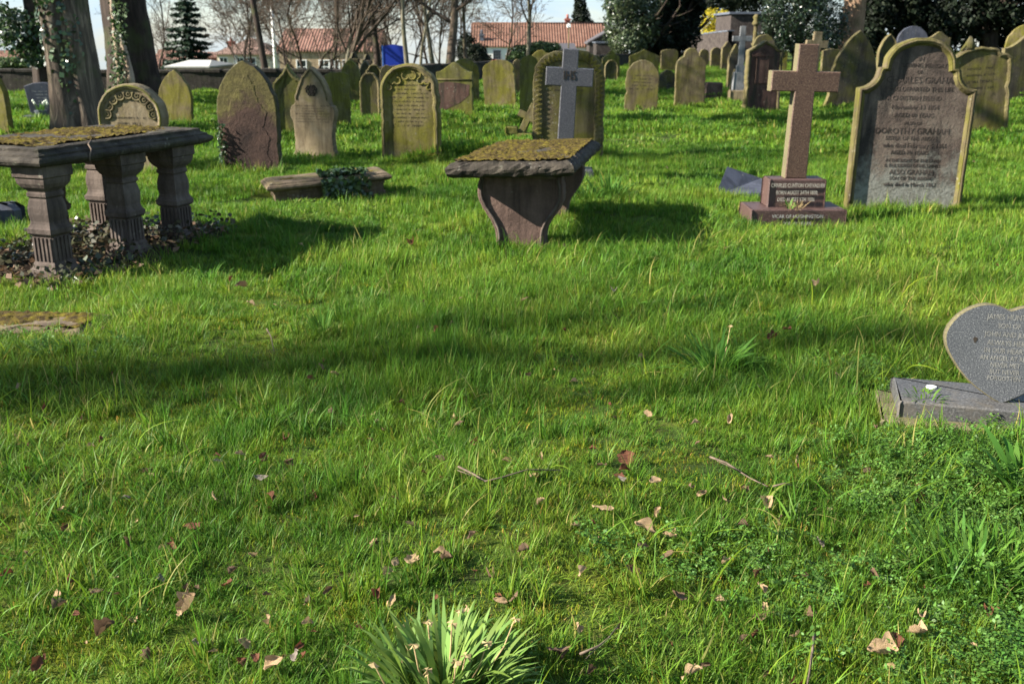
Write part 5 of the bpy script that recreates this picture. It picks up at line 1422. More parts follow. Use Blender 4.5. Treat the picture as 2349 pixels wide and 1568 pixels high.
def kerb_and_block():
    rng = np.random.default_rng(19)
    x, y = G(60, 738); 
    e = empty('kerb_slab', (x, y, g1(x, y)), R(-6), 'low sunken stone slab furred with yellow moss, in front of the moss-topped table tomb', 'grave slab')
    b = MB(); slab_ring_geo(b, .36, .86, [(0, -.12), (0, .03), (.012, .05), (.03, .058)], .005, rng); link('slab', b.mesh('slab', M['ledger']), e)
    moss_carpet('moss', e, rng, .84, .34, .055, 650, .03, .95)
    BARE.append((x, y, .42, .17, R(-6)))
    x, y = G(8, 512)
    b = MB(); bev_box(b, (0, 0, -.05), (.34, .3, .24), .05, rz=.3); tag(b.build('grave_marker', M['slate'], None, (x, y, g1(x, y))), 'small dark chamfered stone marker at the frame edge behind the first table leg', 'grave marker')
    # snapped kerb end behind the centre tomb is the cross plinth; a footstone peeps out right of the IHS cross
    clump(1350, 462, 'grey-green daffodil clump at the foot of the central table tomb, left of a bigger one', 60, .12, .20, .012, .8, 71)
    clump(1398, 452, 'bigger grey-green daffodil clump arching over behind the central table tomb', 130, .17, .26, .013, .95, 72)
    clump(1015, 1600, 'big pale green daffodil clump with withered flowers at the bottom of the picture', 280, .12, .20, .0115, .8, 73, withered=11, mat='daff_pale')
    clump(1640, 838, 'dark green daffodil clump alone in the middle of the lawn, right of centre', 105, .075, .25, .0135, .95, 74, withered=1)
    clump(2345, 1118, 'broad-leaved bright green clump at the right edge in front of the heart stone', 34, .05, .27, .02, 1.0, 75)
    clump(2225, 1290, 'dense dark green low clump near the right edge, nearer than the cow parsley', 260, .17, .15, .009, .8, 76)
    clump(740, 768, 'small upright yellow-green tuft on the open lawn left of the middle', 30, .04, .16, .007, .4, 77)
    clump(1900, 232, 'far clump of daffodils between the red cross and the swept dark headstone', 90, .25, .3, .02, .7, 78)
    clump(480, 640, 'pale arching tuft in front of the right legs of the moss-topped table tomb', 60, .07, .18, .008, 1.0, 79)
kerb_and_block()

# ================================================================== BOUNDARY WALL, BUILDINGS
def stone_wall(name, label, p0, p1, h, th, mat, cope=0.07, copemat=None, zfun=None, seed=0, topfun=None):
    rng = np.random.default_rng(seed)
    L = math.hypot(p1[0] - p0[0], p1[1] - p0[1]); rz = math.atan2(p1[1] - p0[1], p1[0] - p0[0])
    e = empty(name, (p0[0], p0[1], 0), rz, label, 'wall')
    n = max(2, int(L / .35)); rows = max(2, int(h / .16)); V, Q = [], []
    zb = [(zfun(p0[0] + (p1[0] - p0[0]) * i / n, p0[1] + (p1[1] - p0[1]) * i / n)) for i in range(n + 1)]
    for sgn in (-1, 1):
        b = len(V)
        for i in range(n + 1):
            hh = h if topfun is None else topfun(L * i / n)
            for j in range(rows + 1):
                V.append((L * i / n, sgn * th / 2 + rng.normal(0, .014), zb[i] - .25 + (hh + .25) * j / rows))
        for i in range(n):
            for j in range(rows):
                q = (b + i * (rows + 1) + j, b + (i + 1) * (rows + 1) + j, b + (i + 1) * (rows + 1) + j + 1, b + i * (rows + 1) + j + 1)
                Q.append(q if sgn < 0 else q[::-1])
    link('masonry', np_mesh('masonry', np.array(V), np.array(Q), M[mat]), e)
    b = MB()
    x = 0.0
    while x < L:                     # coping stones, each a little uneven
        w = min(rng.uniform(.5, .8), L - x); zz = zb[min(n, int((x + w / 2) / L * n))] + (h if topfun is None else topfun(x + w / 2))
        bev_box(b, (x + w / 2, rng.normal(0, .01), zz - .02), (w - .012, th + .08 + rng.normal(0, .01), cope + .02 + rng.normal(0, .012)), .015); x += w
    link('coping', b.mesh('coping', M[copemat or mat]), e)
    return e
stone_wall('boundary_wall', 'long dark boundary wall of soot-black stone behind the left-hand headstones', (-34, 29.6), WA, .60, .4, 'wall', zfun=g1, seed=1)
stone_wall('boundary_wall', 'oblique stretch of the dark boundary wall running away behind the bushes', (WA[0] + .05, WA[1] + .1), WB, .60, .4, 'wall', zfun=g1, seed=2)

def quad_roof(b, x0, x1, y0, y1, z0, z1, hip=0.0, over=.3, th=.14, mi=0):
    ym = (y0 + y1) / 2
    lo = [(x0 - over, y0 - over, z0), (x1 + over, y0 - over, z0), (x1 + over, y1 + over, z0), (x0 - over, y1 + over, z0)]
    r = [(x0 - over * (hip == 0) + hip, ym, z1), (x1 + over * (hip == 0) - hip, ym, z1)]
    up = lambda p: (p[0], p[1], p[2] + th)
    V = lo + r + [up(p) for p in lo] + [up(p) for p in r]
    b.add(V, [(6, 7, 11, 10), (8, 9, 10, 11), (7, 8, 11), (9, 6, 10), (0, 4, 5, 1), (2, 5, 4, 3), (1, 5, 2), (3, 4, 0), (0, 1, 7, 6), (1, 2, 8, 7), (2, 3, 9, 8), (3, 0, 6, 9)], mi)

def window(parent, x, y, z, w, h, bars=(2, 2), fmat='paint_white', sill=None):
    f = MB(); t = .07
    f.box((x, y - .03, z + h / 2), (w + .1, .1, t)); f.box((x, y - .03, z - h / 2), (w + .1, .1, t)); f.box((x - w / 2, y - .031, z), (t, .1, h - t)); f.box((x + w / 2, y - .031, z), (t, .1, h - t))
    for i in range(1, bars[0]): f.box((x - w / 2 + w * i / bars[0], y - .028, z), (.045, .07, h - t))
    for i in range(1, bars[1]): f.box((x, y - .026, z - h / 2 + h * i / bars[1]), (w - t, .06, .045))
    o = link('window', f.mesh('window', M[fmat]), parent)
    g = MB(); g.box((x, y + .012, z), (w, .03, h)); link('pane', g.mesh('pane', M['glass']), o)
    if sill:
        s = MB(); s.box((x, y - .1, z - h / 2 - .1), (w + .3, .2, .1)); link('sill', s.mesh('sill', M[sill]), o)

def chimney(parent, x, y, z0, z1, w=.7, mat='brick'):
    b = MB(); b.box((x, y, (z0 + z1) / 2), (w, w, z1 - z0)); b.box((x, y, z1 - .12), (w + .16, w + .16, .12)); b.tube([(x, y, z1), (x, y, z1 + .4)], [.14, .12], 8); link('chimney', b.mesh('chimney', M[mat]), parent)

def houses():
    def base(Y, xl, xr, ye, yr, depth):
        x0 = P(xl, ye, Y)[0]; x1 = P(xr, ye, Y)[0]
        return x0, x1, P(xl, ye, Y)[2], P(xl, yr, Y + depth / 2)[2]
    # bungalow
    Y = 120; x0, x1, ze, zr = base(Y, 497, 618, 126, 90, 9)
    gzv = g1((x0 + x1) / 2, Y) ; e = empty('bungalow', (x0, Y, gzv), 0, 'cream bungalow with a brown hipped roof and red chimney beyond the wall', 'house'); w = x1 - x0; he = ze - gzv; hr = zr - gzv
    b = MB(); b.box((w / 2, 4.5, he / 2 - .3), (w, 9, he + .6)); link('wall', b.mesh('wall', M['render_cream']), e)
    b = MB(); quad_roof(b, 0, w, 0, 9, he + .004, hr, hip=w * .48, over=.4); r = link('roof', b.mesh('roof', M['tile_brown']), e)
    chimney(r, .4, 5.2, he - .2, P(510, 95, Y)[2] - gzv, .8)
    s = mpp(Y)
    window(e, (512 - 497) * s, 0, he - .95, 18 * s, 1.25, (2, 2)); window(e, (563 - 497) * s, 0, he - .95, 46 * s, 1.25, (5, 2))
    b = MB(); b.box(((540 - 497) * s, -.06, he / 2), (.4, .12, he)); link('corner_post', b.mesh('corner_post', M['paint_white']), e)
    # long stone house, weathered red roof
    Y = 96; x0, x1, ze, zr = base(Y, 640, 866, 119, 69, 8); gzv = g1((x0 + x1) / 2, Y); w = x1 - x0; he = ze - gzv; hr = zr - gzv; s = mpp(Y)
    e = empty('stone_house', (x0, Y, gzv), 0, 'long sandstone house with a weathered red roof seen through bare branches', 'house')
    b = MB(); b.box((w / 2, 4, he / 2 - .3), (w, 8, he + .6)); b.add([(w, 0, he), (w, 8, he), (w, 4, hr - .02), (w - .3, 0, he), (w - .3, 8, he), (w - .3, 4, hr - .02)], [(0, 1, 2), (5, 4, 3), (0, 2, 5, 3), (1, 4, 5, 2)]); link('wall', b.mesh('wall', M['stone_house']), e)
    b = MB(); quad_roof(b, 0, w, 0, 8, he + .004, hr, over=.2); r = link('roof', b.mesh('roof', M['tile_red']), e)
    for px in (742, 766, 796, 690): window(e, (px - 640) * s, 0, he - 1.35, .9, 1.2, (2, 2))
    for px, pz in ((818, 105), (846, 108), (843, 88)):
        t = (119 - pz) / 50; b = MB(); bev_box(b, ((px - 640) * s, 4 * t - .1, he + (hr - he) * t), (.5, .5, .3), .03); link('rooflight', b.mesh('rooflight', M['glass']), r)
    # red roofs farther left, by the spruce
    for (xl, xr, ye, yr, Y, lab, mt) in ((352, 440, 150, 116, 130, 'red-roofed house just left of the spruce', 'tile_red'), (-40, 72, 150, 118, 140, 'red-roofed house at the far left behind the hedge', 'tile_orange'), (452, 520, 134, 122, 150, 'low orange-roofed house half hidden by the spruce', 'tile_orange')):
        x0, x1, ze, zr = base(Y, xl, xr, ye, yr, 7); gzv = g1((x0 + x1) / 2, Y); w = x1 - x0; he = ze - gzv
        e = empty('red_roofed_house', (x0, Y, gzv), 0, lab, 'house', 'distant red-roofed houses')
        b = MB(); b.box((w / 2, 3.5, he / 2 - .3), (w, 7, he + .6)); link('wall', b.mesh('wall', M['brick']), e)
        b = MB(); quad_roof(b, 0, w, 0, 7, he + .004, zr - gzv, over=.3); link('roof', b.mesh('roof', M[mt]), e)
        window(e, w * .4, 0, he - 1.2, 1.0, 1.1)
    # pale low shed roof on the wall line
    Y = 44; x0, x1, ze, zr = base(Y, 380, 478, 156, 141, 4); gzv = g1((x0 + x1) / 2, Y); w = x1 - x0
    e = empty('shed', (x0, Y, gzv), 0, 'low outbuilding with a pale grey hipped roof, just above the boundary wall', 'shed')
    b = MB(); b.box((w / 2, 2, (ze - gzv) / 2 - .2), (w, 4, ze - gzv + .4)); link('wall', b.mesh('wall', M['stone_house']), e)
    b = MB(); quad_roof(b, 0, w, 0, 4, ze - gzv + .004, zr - gzv, hip=.42, over=.05, th=.06); link('roof', b.mesh('roof', M['concrete']), e)
    # white house with the orange pantile roof
    Y = 104; x0, x1, ze, zr = base(Y, 1082, 1388, 109, 57, 8); gzv = g1((x0 + x1) / 2, Y); w = x1 - x0; he = ze - gzv; hr = zr - gzv; s = mpp(Y)
    e = empty('white_house', (x0, Y, gzv), 0, 'long white house with a bright orange pantiled roof beyond the churchyard', 'house')
    b = MB(); b.box((w / 2, 4, he / 2 - .3), (w, 8, he + .6)); b.add([(w, 0, he), (w, 8, he), (w, 4, hr - .02), (w - .3, 0, he), (w - .3, 8, he), (w - .3, 4, hr - .02)], [(0, 1, 2), (5, 4, 3), (0, 2, 5, 3), (1, 4, 5, 2)]); link('wall', b.mesh('wall', M['render_white']), e)
    b = MB(); quad_roof(b, 0, w, 0, 8, he + .004, hr, over=.18); b.tube([(-.1, 4, hr + .12), (w + .1, 4, hr + .12)], .13, 6); r = link('roof', b.mesh('roof', M['tile_orange']), e)
    chimney(r, (1306 - 1082) * s, 4.4, hr - .5, hr + .62, .55); chimney(r, (1105 - 1082) * s, .9, he - .3, he + 1.3, .4, 'lead')
    window(e, (1140 - 1082) * s, 0, he - .72, .72, .82, (3, 3), 'lead', 'paint_red'); window(e, (1193 - 1082) * s, 0, he - .9, .6, .7, (2, 2), 'lead'); window(e, (1340 - 1082) * s, 0, he - 1.0, 1.0, .9, (2, 2), 'paint_red', 'paint_red')
    # stone gable to its right and the low dark barn in front
    Y = 100; x0, x1 = P(1352, 95, Y)[0], P(1430, 95, Y)[0]; gzv = g1((x0 + x1) / 2, Y); zt = P(1386, 66, Y)[2] - gzv; ze = P(1386, 99, Y)[2] - gzv; w = x1 - x0
    e = empty('stone_barn', (x0, Y, gzv), 0, 'grey stone gabled barn joined to the right end of the white house', 'barn')
    b = MB(); b.box((w / 2, 2.5, ze / 2 - .3), (w, 5, ze + .6)); b.add([(0, 0, ze), (w, 0, ze), (w * .75, 0, zt), (0, 5, ze), (w, 5, ze), (w * .75, 5, zt)], [(0, 1, 2), (5, 4, 3), (0, 2, 5, 3), (1, 4, 5, 2)]); link('wall', b.mesh('wall', M['rubble']), e)
    b = MB(); a = .14; b.add([(-.2, -.2, ze - .1), (w * .75, -.2, zt + .06), (w * .75, 5.2, zt + .06), (-.2, 5.2, ze - .1), (-.2, -.2, ze + .05), (w * .75, -.2, zt + .2), (w * .75, 5.2, zt + .2), (-.2, 5.2, ze + .05)], [(4, 5, 6, 7), (3, 2, 1, 0), (0, 1, 5, 4), (2, 3, 7, 6), (1, 2, 6, 5), (3, 0, 4, 7)]); link('roof', b.mesh('roof', M['slate_roof']), e)
    Y = 92; x0, x1 = P(1216, 110, Y)[0], P(1318, 110, Y)[0]; gzv = g1((x0 + x1) / 2, Y); ze = P(1260, 116, Y)[2] - gzv; zr = P(1260, 103, Y + 3)[2] - gzv; w = x1 - x0
    e = empty('low_barn', (x0, Y, gzv), 0, 'low barn with a dark slate roof in front of the white house', 'barn')
    b = MB(); b.box((w / 2, 2.5, ze / 2 - .3), (w, 5, ze + .6)); link('wall', b.mesh('wall', M['rubble']), e)
    b = MB(); quad_roof(b, 0, w, 0, 5, ze + .004, zr, over=.15); link('roof', b.mesh('roof', M['slate_roof']), e)
    # round-topped rubble outhouse under the evergreen
    Y = 74; x0, x1 = P(1368, 120, Y)[0], P(1446, 120, Y)[0]; gzv = g1((x0 + x1) / 2, Y); z1_ = P(1400, 101, Y)[2] - gzv; w = x1 - x0
    o = [(w * 0, -.2), (0, z1_), (w * .55, z1_ + .1), (w * .85, z1_ - .5), (w, z1_ - 1.3), (w, -.2)]
    b = MB(); n = len(o); b.add([(x, 0, z) for x, z in o] + [(x, 3, z) for x, z in o], [tuple(range(n))[::-1], tuple(n + i for i in range(n))] + [(i, (i + 1) % n, n + (i + 1) % n, n + i) for i in range(n)])
    e = empty('outhouse', (x0, Y, gzv), 0, 'dark rubble outhouse with a lead-capped top, below the white house gable', 'outhouse'); link('wall', b.mesh('wall', M['rubble']), e)
    b = MB(); b.box((w * .3, 1.5, z1_ + .09), (w * .66, 3.1, .1)); link('roof', b.mesh('roof', M['lead']), e)
    # rubble wall and building under the yellow shrub
    p0 = (P(1576, 100, 72)[0], 72); p1 = (P(1676, 90, 66)[0], 66); h0 = P(1590, 84, 72)[2] - g1(*p0); h1 = P(1676, 71, 66)[2] - g1(*p1); L = math.hypot(p1[0] - p0[0], p1[1] - p0[1])
    stone_wall('rubble_wall', 'sunlit purple-brown rubble wall with lead coping behind the dark row of headstones', p0, p1, h0, .4, 'rubble', .06, 'lead', g1, 5, lambda x: h0 + (h1 - h0) * x / L)
    Y = 68; x0, x1 = P(1676, 60, Y)[0], P(1790, 60, Y)[0]; gzv = g1((x0 + x1) / 2, Y); zt = P(1700, 31, Y)[2] - gzv; w = x1 - x0
    e = empty('vestry', (x0, Y, gzv), 0, 'flat-topped rubble stone building partly hidden behind the marble cross and evergreens', 'building')
    b = MB(); b.box((w / 2, 2.5, zt / 2 - .3), (w, 5, zt + .6)); link('wall', b.mesh('wall', M['rubble']), e)
    b = MB(); b.box((w / 2, 2.5, zt + .02), (w + .3, 5.3, .14)); link('parapet', b.mesh('parapet', M['lead']), e)
    # blue board
    Y = 38; x, _, _ = P(903, 150, Y); s = mpp(Y); gzv = g1(x, Y); zt = P(903, 104, Y)[2] - gzv; zb = P(903, 152, Y)[2] - gzv; w = 46 * s
    e = empty('notice_board', (x, Y, gzv), 0, 'plain blue notice board with a shallow peaked top, seen from behind', 'notice board')
    b = MB(); o = [(-w / 2, zb), (w / 2, zb), (w / 2, zt - .03), (0, zt + .03), (-w / 2, zt - .03)]; b.add([(x_, -.03, z) for x_, z in o] + [(x_, .03, z) for x_, z in o], [tuple(range(5)), tuple(5 + i for i in range(5))[::-1]] + [(i, 5 + i, 5 + (i + 1) % 5, (i + 1) % 5) for i in range(5)]); link('panel', b.mesh('panel', M['blue']), e)
    b = MB(); b.box((-w / 2 - .02, 0, (zb + zt) / 2), (.04, .09, zt - zb)); b.box((w / 2 + .02, 0, (zb + zt) / 2), (.04, .09, zt - zb)); link('frame', b.mesh('frame', M['blue_edge']), e)
    for sx in (-1, 1):
        b = MB(); b.box((sx * w * .4, .06, zb / 2), (.08, .05, zb + .3)); link('post', b.mesh('post', M['blue']), e)
    # lamp posts and pole
    for (px, yt, Y, r, lab, lamp) in ((1305, 63, 86, .06, 'pale street lamp post before the orange roof', True), (622, 2, 60, .11, 'tall white pole beside the dark-trunked tree', False)):
        x, _, zt = P(px, yt, Y); gzv = g1(x, Y)
        e = empty('lamp_post', (x, Y, gzv), 0, lab, 'lamp post'); b = MB(); b.tube([(0, 0, 0), (-.0, 0, zt - gzv)], [r, r * .7], 8); link('post', b.mesh('post', M['paint_white'] if not lamp else M['rim']), e)
        b = MB(); bev_box(b, (0, 0 if lamp else -.2, zt - gzv), (.34, .34 if lamp else .8, .28 if lamp else .12), .05, taper=.8); link('lantern', b.mesh('lantern', M['paint_white']), e)
houses()
# ================================================================== TREES
MINR = [.006]
def grow(rng, p, d, L, r, level, maxl, out, wander=.16, up=.08, kids=(7, 6, 5, 4), ang=.75, ratio=.58, start=.3, npts=7):
    pts = [Vector(p)]; d = Vector(d).normalized()
    for i in range(npts - 1):
        d = (d + Vector(rng.normal(0, wander, 3)) + Vector((0, 0, up))).normalized()
        pts.append(pts[-1] + d * (L / (npts - 1)))
    rad = [max(MINR[0], r * (1 - .72 * i / (npts - 1))) for i in range(npts)]
    out.append((pts, rad, level))
    if level >= maxl: return
    k = kids[min(level, len(kids) - 1)]
    for j in range(k):
        t = start + (1 - start) * (j + rng.random() * .8) / k; t = min(t, .98)
        f = t * (npts - 1); i = min(int(f), npts - 2)
        q = pts[i].lerp(pts[i + 1], f - i); dd = (pts[i + 1] - pts[i]).normalized()
        ax = dd.cross(Vector(rng.normal(0, 1, 3))).normalized()
        nd = Matrix.Rotation(ang * rng.uniform(.65, 1.3), 3, ax) @ dd
        grow(rng, q, nd, L * ratio * rng.uniform(.7, 1.2) * (1.15 - .5 * t), rad[i] * rng.uniform(.45, .62), level + 1, maxl, out, wander, up * .8, kids, ang, ratio, .2, max(4, npts - 1))

def branch_mesh(name, segs, mat):
    V, Q = [], []; off = 0
    for pts, rad, lv in segs:
        ns = 8 if lv == 0 else 5 if lv == 1 else 3
        P_ = np.array([tuple(p) for p in pts]); n = len(P_)
        T = np.gradient(P_, axis=0); T /= np.linalg.norm(T, axis=1)[:, None] + 1e-9
        ref = np.array([0.31, .95, .05]) if abs(T[0][2]) > .6 else np.array([0, 0, 1.0])
        E1 = np.cross(T, ref); E1 /= np.linalg.norm(E1, axis=1)[:, None] + 1e-9; E2 = np.cross(E1, T)
        a = np.arange(ns) * 2 * np.pi / ns
        ring = P_[:, None, :] + (E1[:, None, :] * np.cos(a)[None, :, None] + E2[:, None, :] * np.sin(a)[None, :, None]) * np.array(rad)[:, None, None]
        V.append(ring.reshape(-1, 3))
        i, k = np.meshgrid(np.arange(n - 1), np.arange(ns), indexing='ij')
        k2 = (k + 1) % ns
        Q.append(np.stack([off + i * ns + k, off + i * ns + k2, off + (i + 1) * ns + k2, off + (i + 1) * ns + k], -1).reshape(-1, 4)); off += n * ns
    return np_mesh(name, np.concatenate(V), np.concatenate(Q), mat, None, True)

def bare_tree(label, x, y, H, r, seed, group='bare trees round the churchyard', lean=(0, 0), kids=(9, 6, 5, 4), maxl=3, ang=.8, ratio=.5, start=.3, up=.1, mat='bark_dark', wander=.12, trunkmat=None, crown=True):
    rng = np.random.default_rng(seed); segs = []
    z = g1(x, y)
    e = empty('bare_tree', (x, y, z), 0, label, 'tree', group)
    grow(rng, (0, 0, -.15), (lean[0], lean[1], 1), H, r, 0, maxl, segs, wander * .6, up, kids, ang, ratio, start, 12)
    t = segs[0]; t[1][0] *= 1.35
    link('trunk', branch_mesh('trunk', [t], M[trunkmat or mat]), e)
    link('crown', branch_mesh('crown', segs[1:], M['bark_twig']), e)
    return e

def big_trunk(name, label, x, y, rb, rt, H, mat, seed, lean=(0, 0), flare=1.35, lobes=5, squash=1.0):
    """an old fluted trunk with root flare"""
    rng = np.random.default_rng(seed); e = empty(name, (x, y, g1(x, y)), 0, label, 'tree', 'old trees along the wall')
    n, m = 34, 30; V = []; ph = rng.random(4) * 6
    for i in range(m):
        s = i / (m - 1); z = -.25 + (H + .25) * s
        rr = rt + (rb - rt) * (1 - s) ** 1.2 + rb * (flare - 1) * math.exp(-max(0, z) / (.28 * rb / .42 + .12))
        for k in range(n):
            a = k * 2 * math.pi / n
            f = 1 + (.10 * math.sin(lobes * a + ph[0]) + .05 * math.sin((lobes * 2 - 1) * a + ph[1] + s * 2)) * (.5 + math.exp(-max(z, 0) / 1.5)) + .02 * rng.normal()
            V.append((rr * f * math.cos(a) + lean[0] * z, rr * f * math.sin(a) * squash + lean[1] * z, z))
    Q = [(i * n + k, i * n + (k + 1) % n, (i + 1) * n + (k + 1) % n, (i + 1) * n + k) for i in range(m - 1) for k in range(n)]
    link('trunk', np_mesh('trunk', np.array(V), np.array(Q), M[mat], None, True), e)
    segs = []
    for k in range(9):
        a = rng.random() * 6.28; z = H * (.72 + .28 * k / 8)
        grow(rng, (lean[0] * z, lean[1] * z, z), (math.cos(a), math.sin(a), .75), H * .62, rt * .5, 1, 3, segs, .16, .05, (7, 6, 5, 4), .7, .55, .25, 7)
    link('crown', branch_mesh('crown', segs, M['bark_twig']), e)
    return e

def old_trees():
    # big central sycamore, left
    x, y = G(188, 303); s = mpp(y)
    A = big_trunk('ivy_clad_tree', 'massive ivy-streaked sycamore trunk, lit along its left side, behind the moss-topped table tomb', x, y, 52 * s, 47 * s, 8.5, 'bark_pale', 4, lean=(-.035, 0), flare=1.32)
    rng = np.random.default_rng(41); n = 1900
    a = rng.choice([-2.75, -1.85, -1.35, -.9, -2.2], n) + rng.normal(0, .16, n); z = 7.5 * rng.random(n) ** .62
    k = z > .25 + .9 * rng.random(n); a, z = a[k], z[k]; n = len(a)
    rr = 51 * s * (1.02 + .16 * rng.random(n) * (z / 7 + .25)); pts = np.stack([x + rr * np.cos(a) - .035 * z, y + rr * np.sin(a), g1(x, y) + z], -1)
    o = link('ivy', leaf_mesh('ivy', rng, pts, np.stack([np.cos(a), np.sin(a), .3 + 0 * a], -1), .085, M['ivy'], (.4, 1.7), aspect=.9, jit=.5)); tag(o, 'ivy leaves climbing the massive sycamore trunk', 'ivy')
    # trunk behind it on the left, wrapped in a hanging ivy mass
    x2, y2 = G(128, 262); s2 = mpp(y2); x2 = P(112, 150, 23.5)[0]; y2 = 23.5; s2 = mpp(y2)
    big_trunk('ivy_clad_tree', 'dark trunk wrapped in a hanging mass of ivy, leftmost of the three old trees', x2, y2, 32 * s2, 26 * s2, 8.5, 'bark_dark', 5, lean=(-.03, 0))
    n = 9500; t = rng.random(n); zz = .9 + 6.5 * t
    wid = np.clip(.25 + 1.35 * np.sin(np.clip((zz - .9) / 3.2, 0, 1) * 1.57), 0, 1.6) * (.55 + .45 * np.sin(zz * 2.3 + 1) ** 2)
    u = .30 - (wid + .30) * rng.random(n) ** .8; d = rng.normal(0, .32, n)
    keep = np.array([mnoise.noise(Vector((a_ * 1.7, b_ * 1.5, 3.0))) for a_, b_ in zip(u, zz)]) > -.22
    pts = np.stack([x2 - .12 + u - .03 * zz, y2 - .35 + d, g1(x2, y2) + zz], -1)[keep]
    o = link('ivy', leaf_mesh('ivy', rng, pts, np.tile([-.6, -.6, .5], (len(pts), 1)), .10, M['ivy'], (.4, 1.8), aspect=.9, jit=.8)); tag(o, 'hanging mass of glossy ivy on the leftmost old trunk', 'ivy')
    # right hand dark trunk with thick pale ivy stems
    x3 = P(312, 150, 26.0)[0]; y3 = 26.0; s3 = mpp(y3)
    B = big_trunk('ivy_clad_tree', 'huge dark tapering trunk with pale ropes of ivy stem, in front of the wall', x3, y3, 50 * s3, 43 * s3, 8.5, 'bark_dark', 6, lean=(-.055, 0), flare=1.28)
    b = MB(); z0 = g1(x3, y3)
    for (pp, r) in (([(278, 205), (276, 175), (270, 140), (268, 110), (264, 80), (262, 50), (258, 20), (254, -30)], .075), ([(304, 205), (300, 175), (294, 145), (286, 118), (279, 95), (272, 78), (268, 60)], .085), ([(290, 205), (286, 170), (281, 140), (276, 120)], .05)):
        W = [Vector(P(px, py, y3 - .86 + .05 * i)) for i, (px, py) in enumerate(pp)]
        b.tube(W, [r * (1 - .35 * i / len(W)) * (1 + .15 * math.sin(i * 2.2)) for i in range(len(W))], 8)
    iv = b.build('ivy_vine', M['ivystem']); tag(iv, 'thick pale woody ivy stems roped up the huge dark trunk', 'ivy')
    n = 420; q = rng.random(n); pts = np.stack([P(0, 0, y3)[0] * 0 + np.array([P(255 + 34 * a_, 5 + 200 * b_, y3 - .95)[0] for a_, b_ in zip(rng.random(n), q)]), y3 - .95 + .1 * rng.normal(0, 1, n), np.array([P(255, 5 + 200 * b_, y3 - .95)[2] for b_ in q])], -1)
    o = link('ivy', leaf_mesh('ivy', rng, pts, np.tile([-.4, -1, .3], (n, 1)), .08, M['laurel'], (.4, 1.5), aspect=.9, jit=.7)); tag(o, 'sparse ivy leaves between the pale stems on the huge dark trunk', 'ivy')
old_trees()

def spruce(label, x, y, H, W, seed):
    rng = np.random.default_rng(seed); e = empty('spruce_tree', (x, y, g1(x, y)), 0, label, 'tree')
    b = MB(); b.tube([(0, 0, -.2), (0, 0, H * .5), (0, 0, H)], [.22, .13, .02], 8); link('trunk', b.mesh('trunk', M['bark_dark']), e)
    pts, nr = [], []
    z = .5
    while z < H * .985:
        rad = W * 1.15 * (1 - z / H) ** .8 * rng.uniform(.85, 1.1) + .12; m = int(9 + rad * 5)
        for k in range(m):
            a = k * 2.399 + rng.normal(0, .25); L = rad * rng.uniform(.7, 1.12); nq = int(13 + L * 26)
            t = rng.random(nq) ** .8; dro = .28 * L
            sw = (.10 + .24 * (1 - t)) * L * rng.normal(0, .55, nq)
            px = L * t * math.cos(a) - sw * math.sin(a); py = L * t * math.sin(a) + sw * math.cos(a)
            pz = z - dro * t + .42 * dro * t ** 2.5 * 1.2 - np.abs(rng.normal(0, .07, nq)) - .0
            pts.append(np.stack([px, py, pz], -1)); nr.append(np.tile([math.cos(a) * .4, math.sin(a) * .4, .8], (nq, 1)))
        z += .34 * rng.uniform(.8, 1.2)
    link('crown', leaf_mesh('crown', rng, np.concatenate(pts), np.concatenate(nr), .30, M['spruce'], (.45, 1.5), aspect=.42, jit=.6), e)

def leafy_mass(name, label, blobs, n, size, mat, base, seed, group=None, cat='tree', trunk=None, tint=(.3, 1.7), shell=.35, clumpf=1.1, jit=.9, limbs=True, aspect=.6):
    """a crown of many leaf-sized faces gathered on ellipsoid boughs; gaps and clumps from noise"""
    rng = np.random.default_rng(seed); bx, by = base; z0 = g1(bx, by)
    e = empty(name, (bx, by, z0), 0, label, cat, group)
    vol = np.array([b[3] * b[4] * b[5] for b in blobs]) ** (2 / 3.); cnt = (n * vol / vol.sum() * 1.5).astype(int)
    pts, nr, tn = [], [], []
    for (cx, cy, cz, rx, ry, rz), m in zip(blobs, cnt):
        d = rng.normal(0, 1, (m, 3)); d /= np.linalg.norm(d, axis=1)[:, None]
        rr = 1 - shell * rng.random(m) ** 1.6
        lump = np.array([mnoise.noise(Vector((q[0] * 2.6 + cx, q[1] * 2.6 + cy, q[2] * 2.6 + cz))) for q in d])
        lump2 = np.array([mnoise.noise(Vector((q[0] * 7 + cx, q[1] * 7 + cy, q[2] * 7 + cz))) for q in d])
        rr = rr * (1 + .30 * lump + .16 * lump2)
        p = np.stack([cx + d[:, 0] * rx * rr, cy + d[:, 1] * ry * rr, cz + d[:, 2] * rz * rr], -1)
        k = (p[:, 2] > .05) & (np.array([mnoise.noise(Vector((q[0] * clumpf, q[1] * clumpf, q[2] * clumpf + seed))) for q in p]) > -.30)
        pts.append(p[k]); nr.append(d[k]); 
    p, d = np.concatenate(pts), np.concatenate(nr)
    me = leaf_mesh('crown', rng, p, d, size, M[mat], tint, aspect=aspect, jit=jit)
    link('crown', me, e)
    if trunk:
        segs = []; r, H = trunk
        grow(rng, (0, 0, -.2), (.02, 0, 1), H, r, 0, 2, segs, .06, .1, (10, 5), .9, .45, .12, 9)
        link('trunk', branch_mesh('trunk', segs, M['bark_dark']), e)
    return e

def px_blob(base, px, py, rx, ry, Y, depth=1.0):
    """bough centred where the photo shows it, radii in photo px, at real distance Y; returned relative to the tree's base"""
    x, y, z = P(px, py, Y); s = mpp(Y, z)
    return (x - base[0], y - base[1], z - g1(*base), rx * s, rx * s * depth, ry * s)

